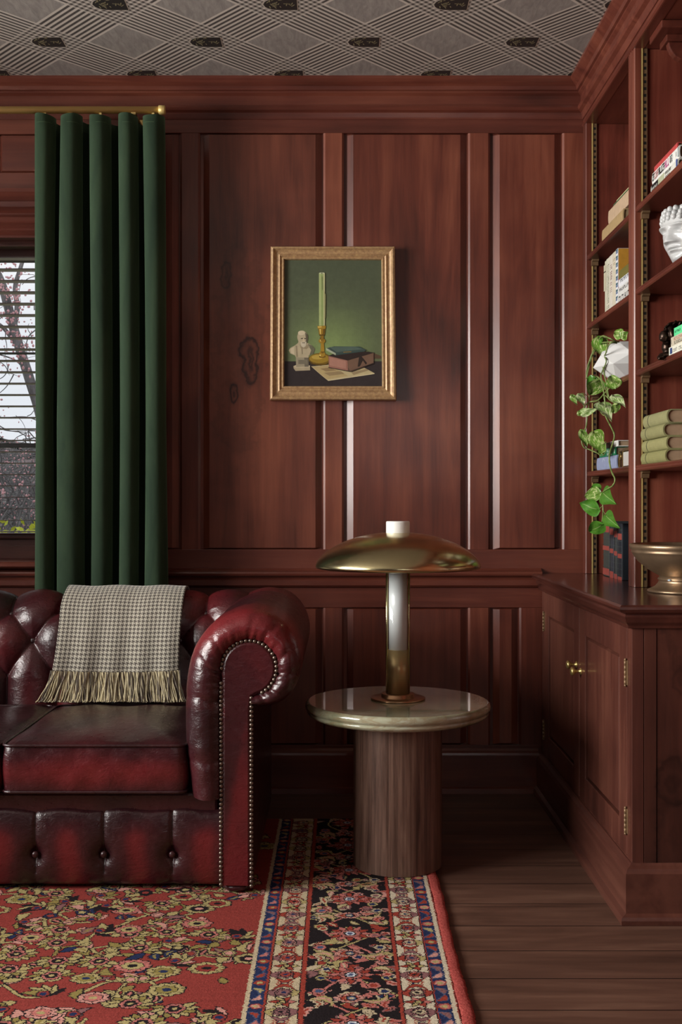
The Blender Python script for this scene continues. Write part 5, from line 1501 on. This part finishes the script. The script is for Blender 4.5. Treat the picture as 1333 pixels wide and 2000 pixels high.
def leafp(cx, cy, L, W, a, col, out='blk', bend=0.0, rib=None, lw=.0026):
    w = win(cx, cy, L*.6+.008)
    if w is None: return
    sl, Xg, Yg = w; u = Xg*math.cos(a)+Yg*math.sin(a); v2 = -Xg*math.sin(a)+Yg*math.cos(a)
    v2 = v2-bend*(u*u)/L*4+bend*L*.3; t = np.clip((u+L/2)/L, 0, 1); hw = W/2*np.sin(PI*t**.8)**.8*(1+.18*np.sin(t*22))
    ok = (u > -L/2) & (u < L/2); Xa = Xg+cx
    put(sl, (np.abs(v2) < hw+lw) & (u > -L/2-lw) & (u < L/2+lw), C8[out], Xa); put(sl, ok & (np.abs(v2) < hw), C8[col], Xa)
    if rib: put(sl, ok & (np.abs(v2) < hw*.3) & (t > .15) & (t < .8), C8[rib], Xa)
def stroke(pts, wd, col, out=None):
    c = catmull(pts, max(12, int(len(pts)*14)))
    for k_ in ((1, 0) if out else (0,)):
        for x, y in c:
            ww = wd+(.0026 if k_ else 0); w = win(x, y, ww+.003)
            if w is None: continue
            sl, Xg, Yg = w; put(sl, np.hypot(Xg, Yg) < ww, C8[out] if k_ else C8[col], Xg+x)
# --- red field with sprays
FX1 = -.1966
CLIP[:] = [RX0, FX1-.004]
def spray(cx, cy, s, a, seed):
    r = random.Random(seed); ca, sa = math.cos(a), math.sin(a)
    T = lambda x, y: (cx+(x*ca-y*sa)*s, cy+(x*sa+y*ca)*s)
    stroke([T(-.09, -.03), T(-.04, .0), T(.03, -.02), T(.09, .02)], .0044, 'tan', 'blk'); stroke([T(0, -.01), T(.03, .05), T(.02, .08)], .0034, 'tan', 'blk'); stroke([T(-.02, 0), T(-.05, -.05), T(-.03, -.08)], .0034, 'olive', 'blk')
    stroke([T(.03, -.02), T(.06, -.06), T(.05, -.08)], .0034, 'tan', 'blk'); stroke([T(-.04, 0), T(-.07, .06)], .0034, 'tan', 'blk')
    for k in range(24):
        b = r.random()*2*PI; d = r.uniform(.02, .105); x, y = T(d*math.cos(b), d*math.sin(b)*.85)
        c_ = r.choice(('tan', 'blk', 'tan', 'navy', 'blk', 'olive', 'tan', 'pink', 'mauve'))
        if r.random() < .7: leafp(x, y, r.uniform(.028, .046)*s, r.uniform(.015, .021)*s, r.random()*PI*2, c_, bend=r.uniform(-.3, .3), rib='rose' if c_ == 'blk' else ('olive' if r.random() < .4 else None), lw=.0036, out='blk' if c_ != 'blk' else 'tan')
        else: flower(x, y, .014*s, 5, (c_, r.choice(('tan', 'red', 'pink'))), r.random(), lw=.0036)
    for k, (x, y) in enumerate([(.075, .045), (-.075, -.040), (.0, .078), (-.01, -.082), (.072, -.052), (-.068, .052)]):
        x, y = T(x+r.uniform(-.012, .012), y+r.uniform(-.012, .012)); t = r.random()
        if t < .42: flower(x, y, .033*s*r.uniform(.85, 1.15), r.choice((6, 7, 8)), r.choice((('tan', 'red', 'blk'), ('pink', 'rose', 'tan'), ('tan', 'olive', 'navy'), ('tan', 'blk', 'pink'), ('rose', 'tan', 'blk'))), r.random(), sq=.8, lw=.004)
        elif t < .7:
            b = r.random()*6   # crescent of serrated petals
            for q in range(9): leafp(x+.034*math.cos(b+q*.5), y+.028*math.sin(b+q*.5), .026*s, .015*s, b+q*.5, 'tan' if q % 3 else 'olive', lw=.0036)
            flower(x, y, .019*s, 6, ('rose', 'blk', 'tan'), lw=.003)
        else:
            b = r.random()*6
            for q in range(5): leafp(x+.020*math.cos(b+q*.62), y+.020*math.sin(b+q*.62), .046*s, .020*s, b+q*.62, r.choice(('tan', 'tan', 'olive', 'pink', 'blk')), bend=.15, lw=.0036)
            flower(x, y, .012*s, 5, ('red', 'navy'))
k = 0
for j in range(10):
    for i in range(5):
        x = -.318-.262*i-(.131 if j % 2 else 0); y = 1.80+.206*j
        spray(x+rg.uniform(-.012, .012), y+rg.uniform(-.012, .012), 1.17, (.2, 2.1, -.7, 3.4, 1.2, -1.9)[(i*2+j*3) % 6], 100+(i*7+j*3) % 11)
for k in range(70):
    x, y = rg.uniform(RX0, FX1-.03), rg.uniform(RY0, RY1)
    w = win(x, y, .02)
    if w and np.abs(cv[w[0]]-C8['red']).sum() < 1e-6: leafp(x, y, .032, .018, rg.random()*6, rg.choice(('tan', 'olive', 'blk')), lw=.0034)
# --- borders: (x0, x1, ground)
def band_(x0, x1, col): cv[:, (gx >= x0) & (gx < x1)] = C8[col]
for x0, x1, c_ in ((-.2005, -.1990, 'blk'), (-.1990, -.1895, 'cream'), (-.1895, -.1865, 'navy'), (-.1865, -.1610, 'navy'), (-.1610, -.1555, 'rust'), (-.1555, -.1530, 'blk'), (-.1530, -.0870, 'cream'), (-.0870, -.0845, 'blk'),
                   (-.0845, -.0755, 'rust'), (-.0755, .1225, 'blk'), (.1225, .1300, 'rust'), (.1300, .1320, 'blk'), (.1320, .1945, 'ivory'), (.1945, .1965, 'blk'), (.1965, .2005, 'rust'), (.2005, .2310, 'navy'), (.2310, .2400, 'ivory'), (.2400, .2425, 'red')): band_(x0, x1, c_)
def narrow(x0, x1, seed, n_=.0475):
    CLIP[:] = [x0, x1]; xc = (x0+x1)/2; y = RY0; k = 0; r = random.Random(seed); hw = (x1-x0)/2
    while y < RY1:
        if k % 3 == 0: flower(xc, y, hw*.80, 6, (r.choice(('rose', 'pink', 'rust')), 'tan'), .3, out='rust')
        elif k % 3 == 1:
            leafp(xc, y, hw*2.3, hw*.95, 1.0, r.choice(('rose', 'rust', 'pink')), out='blue', bend=.2)
        else: leafp(xc, y, hw*2.3, hw*.95, -1.0, r.choice(('tan', 'rust', 'mauve')), out='blue', bend=-.2)
        y += n_*.8; k += 1
narrow(-.1865, -.1610, 1); narrow(.2005, .2310, 2)
def guard(x0, x1, seed, lt):
    CLIP[:] = [x0, x1]; xc = (x0+x1)/2; hw = (x1-x0)/2; y = RY0; k = 0; r = random.Random(seed)
    while y < RY1:
        if k % 2 == 0:
            flower(xc, y, hw*.70, 8, (r.choice(('pink', 'mauve', 'rose')), r.choice(('rust', 'mauve', 'cream')), r.choice(('blk', 'navy'))), r.random(), out='blk', sq=.85, depth=.35)
            for s_ in (1, -1): leafp(xc+s_*hw*.70, y, .036, .016, PI/2+.2*s_, r.choice(('rust', 'tan', 'mauve')), out='blk', bend=.3*s_)
        elif k % 4 == 1:
            for q in range(6): leafp(xc+.013*math.cos(q*PI/3), y+.011*math.sin(q*PI/3), .030, .012, q*PI/3, 'rust' if q % 2 else r.choice(('rose', 'tan')), out='blk')
            flower(xc, y, .006, 5, ('tan',))
        else:
            flower(xc, y, hw*.50, 4, ('cream', 'navy', 'cream'), .78, out='rust', depth=.4); 
            for s_ in (1, -1): leafp(xc, y+s_*.018, .05, .012, .0, r.choice(('rust', 'mauve')), out='blk', bend=.5*s_)
        y += .0455; k += 1
guard(-.1530, -.0870, 5, 'cream'); guard(.1320, .1945, 6, 'ivory')
# main border
CLIP[:] = [-.0755, .1225]; xc = .0235; y = RY0; k = 0
ys_ = np.arange(RY0-.1, RY1+.1, .02)
stroke([(xc+.062*math.sin((y_-RY0)/.36*2*PI), y_) for y_ in ys_], .0032, 'rose', 'blk'); stroke([(xc-.062*math.sin((y_-RY0)/.36*2*PI), y_) for y_ in ys_], .0028, 'tan', 'blk')
r = random.Random(77)
for k in range(420):
    x, y = r.uniform(-.07, .118), r.uniform(RY0, RY1); 
    if r.random() < .62: leafp(x, y, r.uniform(.03, .055), r.uniform(.013, .022), r.uniform(0, 6.3), r.choice(('rust', 'rose', 'tan', 'pink', 'mauve', 'tan', 'rose', 'cream')), bend=r.uniform(-.4, .4), rib=r.choice((None, 'rust', 'cream')), lw=.002)
    else: flower(x, y, r.uniform(.011, .018), r.choice((5, 6)), (r.choice(('rose', 'pink', 'cream', 'tan')), r.choice(('rust', 'navy', 'mauve'))), r.random(), lw=.002)
y = RY0+.02; k = 0
while y < RY1:
    side = (-1)**k
    if k % 2 == 0:
        for q in range(12): leafp(xc+.033*math.cos(q*PI/6), y+.029*math.sin(q*PI/6), .036, .015, q*PI/6, 'rust' if q % 2 else 'rose', lw=.0022)
        flower(xc, y, .026, 8, ('rose', 'pink', 'cream'), .2, sq=.85); flower(xc, y, .012, 6, ('lt', 'blue'), 0)
    else:
        flower(xc+.004*side, y, .036, 9, ('pink', 'rust', 'tan'), .2, sq=.6, depth=.35); flower(xc, y, .010, 5, ('blue', 'cream'))
        for s_ in (1, -1):
            leafp(xc+s_*.058, y+.01*side, .062, .024, s_*.5, 'tan', bend=.45*s_, rib='pink'); leafp(xc+s_*.072, y-.028, .044, .018, 1.4*s_, 'cream' if s_*side > 0 else 'rose', bend=-.4, rib='rust')
            flower(xc+s_*.070, y+.034, .015, 6, ('cream', 'navy') if s_ > 0 else ('rose', 'blue'))
    y += .118; k += 1
# knots vary a little in dye
nz1 = np.random.rand(NYc, NXc, 1); cv *= (.80+.32*nz1)
rowv = np.random.rand(NYc, 1, 1); cv *= (.93+.14*rowv)
jog = (np.random.rand(NYc) < .22).astype(int)*np.random.choice([-1, 1], NYc)
for j in range(NYc):
    if jog[j]: cv[j] = np.roll(cv[j], jog[j], 0)
def rug_mesh(name, xs_, ys_, colf, hf, mat, parent):
    nx_, ny_ = len(xs_)-1, len(ys_)-1
    Xg, Yg = np.meshgrid(xs_, ys_); Zg = hf(Xg, Yg)
    og = ORG[parent.name]
    co = np.stack([Xg-og.x, Yg-og.y, Zg-og.z], -1).reshape(-1, 3).astype(np.float32)
    i, j = np.meshgrid(np.arange(nx_), np.arange(ny_)); a = (j*(nx_+1)+i).ravel()
    q = np.stack([a, a+1, a+nx_+2, a+nx_+1], 1).ravel().astype(np.int32)
    me = bpy.data.meshes.new(name); me.vertices.add(len(co)); me.vertices.foreach_set('co', co.ravel())
    nf = nx_*ny_; me.loops.add(nf*4); me.loops.foreach_set('vertex_index', q); me.polygons.add(nf)
    me.polygons.foreach_set('loop_start', np.arange(nf, dtype=np.int32)*4); me.polygons.foreach_set('loop_total', np.full(nf, 4, dtype=np.int32))
    me.polygons.foreach_set('use_smooth', np.ones(nf, dtype=bool))
    at = me.color_attributes.new('Col', 'FLOAT_COLOR', 'CORNER')
    cl = colf(nx_, ny_).reshape(-1, 3); cl = np.concatenate([cl, np.ones((nf, 1))], 1)
    at.data.foreach_set('color', np.repeat(cl, 4, axis=0).astype(np.float32).ravel())
    me.materials.append(mat); me.update(calc_edges=True); me.validate()
    o = bpy.data.objects.new(name, me); COL.objects.link(o); o.parent = parent; ORG[o.name] = og; return o
m = N('wool_pile'); a = m.n('ShaderNodeAttribute', attribute_name='Col'); v = m.coord()
m.setp(Base_Color=a.outputs['Color'], Roughness=.95); m.b.inputs['Specular IOR Level'].default_value = .1
m.bump(m.noise(v, 330, 2, .6), .35, .003); M['wool'] = m.m
rug = empty('persian_rug', (-.6, 2.8, 0), 'red persian rug with floral field and striped border lying on the dark floor', 'rug')
exl = np.arange(-2.45, RX0-1e-6, .01); xs_ = np.concatenate([exl, RX0+np.arange(NXc+1)*CS]); ne = len(exl)
ys_ = RY0+np.arange(NYc+1)*CS
def colf(nx_, ny_):
    out = np.zeros((ny_, nx_, 3)); out[:, ne:] = cv
    idx = (np.arange(ne)*4+200) % (NXc-520); out[:, :ne] = cv[:, idx]; return out
def hf(Xg, Yg):
    z = .0105+.0008*np.sin(Xg*9+1)*np.sin(Yg*7)+.0007*np.random.rand(*Xg.shape)
    return z
rug_mesh('pile', xs_, ys_, colf, hf, M['wool'], rug)
mb = MB(); mb.box(-2.45, RX1, RY0, RY1, .0005, .0095); mb.build('backing', M['wool'] if False else plain('rug_backing', srgb(96, 60, 52), .95), parent=rug)
# overcast red edge
mb = MB(); rr = random.Random(8); pts = []
rows = []
yy = np.arange(RY0, RY1, .0030)
for q in range(len(yy)):
    t = q; row = []
    cxx = RX1+.0125+.0022*math.sin(yy[q]*9)+.0012*math.sin(yy[q]*47)
    for k in range(13):
        a = 2*PI*k/12; rj = 1+rr.uniform(-.12, .12)
        row.append((cxx+.0155*rj*math.cos(a), yy[q], min(.0118, max(.0006, .0062+.0062*rj*math.sin(a)))))
    row[-1] = row[0]
    rows.append(row)
mb.grid(rows, flip=True)
m = N('red_overcast_wool'); v = m.coord(); m.setp(Base_Color=m.ramp(m.noise(v, 170, 3, .7), [(.3, srgb(132, 50, 46)), (.7, srgb(196, 96, 88))]), Roughness=.95); m.b.inputs['Specular IOR Level'].default_value = .1
m.bump(m.noise(v, 260, 3, .7), .6, .004)
mb.build('selvedge', m.m, parent=rug)
# ================================================================== OUTSIDE THE WINDOW
m = N('bark'); v = m.coord(); m.setp(Base_Color=m.ramp(m.noise(m.scale(v, (8, 8, 2)), 3, 5, .7), [(.3, srgb(70, 66, 68)), (.7, srgb(138, 134, 136))]), Roughness=.9); m.bump(m.noise(v, 20, 4), .5, .02); M['bark'] = m.m
M['blossom'] = plain('pink_blossom', srgb(214, 160, 166), .7, noise=.2, nscale=3)
M['grass'] = plain('lawn', srgb(110, 124, 84), .95, noise=.4, nscale=3)
mb = MB(); mb.box(-26, 16, WY+.25, 46, -.75, -.55); tag(mb.build('ground', M['grass'], org=(0, 0, 0)), kind='structure')
def tree_thing(name, segs, blos, label, cat, seed, group=None, base=None, twig=.0):
    rt = empty(name, base or segs[0][0][0], label, cat, group)
    mb = MB()
    for pts, r0, r1 in segs:
        c = catmull(pts, max(8, len(pts)*5)); n = len(c)
        mb.tube(c, [r0+(r1-r0)*k/(n-1) for k in range(n)], 7)
    mb.build('branches', M['bark'], parent=rt)
    if blos:
        mb = MB(); r = random.Random(seed)
        for p, s in blos:
            mb.sphere(p, (s*r.uniform(.6, 1.2), s*.8, s*r.uniform(.6, 1.4)), 6, 4)
        mb.build('blossom', M['blossom'], parent=rt)
    return rt
T0 = 8.0
def W(px, py, Y=T0, j=0): return tuple(P(px, py, Y+j))
r = random.Random(31)
segs = [([W(190, 1500), W(150, 1250), W(115, 980), W(82, 820), W(58, 740), W(42, 690), W(27, 640), W(14, 590), (W(0, 545)), W(-30, 490), W(-60, 380)], .055, .028),
        ([W(42, 690), W(24, 662), W(6, 640), W(-20, 622), W(-60, 600)], .018, .010), ([W(27, 640), W(34, 600), W(30, 560), W(44, 510), W(60, 440)], .022, .010),
        ([W(82, 820), W(96, 740), W(90, 660), W(110, 560)], .02, .01), ([W(58, 740), W(40, 712), W(22, 700), W(-10, 690)], .008, .004)]
bl_ = []
for k in range(60):
    x, y = r.uniform(-60, 130), r.uniform(400, 1000); a = r.uniform(0, 6.3); L = r.uniform(25, 70); j = r.uniform(-.6, .6)
    pts = [W(x, y, T0, j)]
    for q in range(4): a += r.uniform(-.5, .5); x += L/4*math.cos(a); y -= L/4*math.sin(a); pts.append(W(x, y, T0, j))
    rad = r.uniform(.002, .005); segs.append((pts, rad, rad*.5))
    if r.random() < .35 and pts[0][2] > 1.2:
        for p in pts[1:]: 
            for t in range(2): bl_.append((Vector(p)+Vector((r.gauss(0, .03), r.gauss(0, .1), r.gauss(0, .03))), r.uniform(.005, .009)))
for k in range(170):
    t = r.random(); x = 10+38*t+r.gauss(0, 13); y = 520+190*t+r.gauss(0, 16); bl_.append((Vector(W(x, y, T0-.12, r.uniform(-.3, .05))), r.uniform(.006, .011)))
tree_thing('flowering_tree', segs, bl_, 'leaning grey tree with pink blossom seen through the blind slats', 'tree', 1, base=(W(190, 1500)[0], T0, -.55))
# thicket: shrubs behind and below
for s_, (bx_, by, lab) in enumerate(((-3.35, 10.5, 'tangled pink flowering shrub close outside, low behind the blind'), (-4.2, 14.2, 'tangled pink flowering shrub farther off, standing before the grey hedge'))):
    r = random.Random(50+s_); segs = []; bl_ = []
    for k in range(75):
        x, y = bx_+r.uniform(-1.2, 1.2), by+r.uniform(-1, 1); z = -.55; pts = [(x, y, z)]; a = r.uniform(-.6, .6)
        for q in range(6):
            z += r.uniform(.25, .46); x += a*.25+r.gauss(0, .13); y += r.gauss(0, .12); pts.append((x, y, z))
            if q > 1:
                for t in range(5): bl_.append((Vector((x, y, z))+Vector((r.gauss(0, .14), r.gauss(0, .14), r.gauss(0, .14))), r.uniform(.006, .013)))
                for t in range(2):
                    b = r.uniform(0, 6.3); segs.append(([(x, y, z), (x+.14*math.cos(b), y, z+.12*math.sin(b)), (x+.30*math.cos(b+.4), y, z+.24*math.sin(b+.2))], .006, .003))
        segs.append((pts, .016, .005))
    tree_thing('flowering_shrub', segs, bl_, lab, 'shrub', s_, base=(bx_, by, -.55))
m = N('hedge_mass'); v = m.coord(); nz = m.noise(v, 5, 6, .75)
m.setp(Base_Color=m.ramp(nz, [(.35, srgb(92, 96, 92)), (.5, srgb(142, 142, 140)), (.62, srgb(190, 170, 170))]), Roughness=1.0); m.bump(nz, 1, .1)
rows = []; r = random.Random(5)
for j in range(16):
    t = j/15; rows.append([(-14+.25*i+r.gauss(0, .04), 17+.6*math.sin(i*.7)+r.gauss(0, .15)+(1-math.cos(t*PI/2))*1.5, -.6+(2.6+.30*math.sin(i*.53)+.2*math.sin(i*1.7))*math.sin(t*PI/2)+r.gauss(0, .06)) for i in range(60)])
mb = MB(); mb.grid(rows); tag(mb.build('hedge', m.m, solid=.3), 'long pale grey hedge mass far behind the flowering shrubs', 'hedge')
mb = MB(); r = random.Random(6); cb = P(30, 1038, 6.0)
for k in range(420):
    p = Vector((cb.x+r.uniform(-.22, .22), 6.0+r.uniform(-.15, .15), cb.z-.60+r.random()*.64+.02*math.sin(k)))
    a = r.random()*6.3; l = .022; q = Vector((math.cos(a)*l, r.uniform(-.5, .5)*l, math.sin(a)*l)); s = Vector((-math.sin(a)*l*.45, r.uniform(-.5, .5)*l, math.cos(a)*l*.45))
    mb.add([p-q, p-s, p+q, p+s], [(0, 1, 2, 3)])
sh = empty('yellow_green_shrub', (cb.x, 6.0, -.55), 'bright yellow green shrub top just above the window sill outside', 'shrub')
mb.build('foliage', plain('lime_leaf', srgb(206, 214, 70), .7), parent=sh)
mb = MB()
for k in range(9): mb.tube([(cb.x+.02*k-.08, 6.0, -.55), (cb.x+.04*k-.16, 6.0+.02*(k % 3), cb.z-.2), (cb.x+.05*k-.2, 6, cb.z-.05)], .006, 6)
mb.build('stems', M['bark'], parent=sh)

# ================================================================== LIGHT AND CAMERA
w = bpy.data.worlds.new('overcast_sky'); scene.world = w; w.use_nodes = True; nt = w.node_tree; nt.nodes.clear()
wo = nt.nodes.new('ShaderNodeOutputWorld'); bg = nt.nodes.new('ShaderNodeBackground'); tc = nt.nodes.new('ShaderNodeTexCoord'); nz = nt.nodes.new('ShaderNodeTexNoise'); cr = nt.nodes.new('ShaderNodeValToRGB')
nz.inputs['Scale'].default_value = 2.0; cr.color_ramp.elements[0].color = (.80, .84, .90, 1); cr.color_ramp.elements[1].color = (.97, .98, 1.0, 1); cr.color_ramp.elements[0].position = .35; cr.color_ramp.elements[1].position = .65
nt.links.new(tc.outputs['Generated'], nz.inputs['Vector']); nt.links.new(nz.outputs[0], cr.inputs[0]); nt.links.new(cr.outputs[0], bg.inputs[0]); nt.links.new(bg.outputs[0], wo.inputs[0]); bg.inputs[1].default_value = WORLD
def area(name, loc, rot, sx_, sy_, e, col):
    d = bpy.data.lights.new(name, 'AREA'); d.shape = 'RECTANGLE'; d.size = sx_; d.size_y = sy_; d.energy = e; d.color = col
    o = bpy.data.objects.new(name, d); COL.objects.link(o); o.location = loc; o.rotation_euler = rot; return o
# daylight arriving through the windows of the left and the rear wall
area('daylight_left', (XL-.16, (LW[0]+LW[1])/2, (LW[2]+LW[3])/2), (0, -PI/2, 0), LW[3]-LW[2], LW[1]-LW[0], E_LEFT, (1, .97, .93))
area('daylight_rear', ((RW[0]+RW[1])/2, YB-.16, (RW[2]+RW[3])/2), (PI/2, 0, 0), RW[1]-RW[0], RW[3]-RW[2], E_REAR, (1, .97, .92))
cam = bpy.data.cameras.new('camera'); co = bpy.data.objects.new('camera', cam); COL.objects.link(co); scene.camera = co
co.location = (0, 0, EH); co.rotation_euler = (PI/2, 0, 0)
cam.sensor_fit = 'VERTICAL'; cam.sensor_height = 36; cam.lens = 36*F/2000
cam.shift_x = (666.5-CX)/2000; cam.shift_y = -(1000-CY)/2000
cam.clip_start = .05
vs = scene.view_settings; vs.view_transform = 'Standard'; vs.look = 'None'; vs.gamma = 1; vs.use_curve_mapping = False; vs.exposure = EXPO
scene.cycles.use_denoising = True
scene.cycles.max_bounces = 8; scene.cycles.diffuse_bounces = 4; scene.cycles.glossy_bounces = 4; scene.cycles.transparent_max_bounces = 12
scene.cycles.sample_clamp_indirect = 6
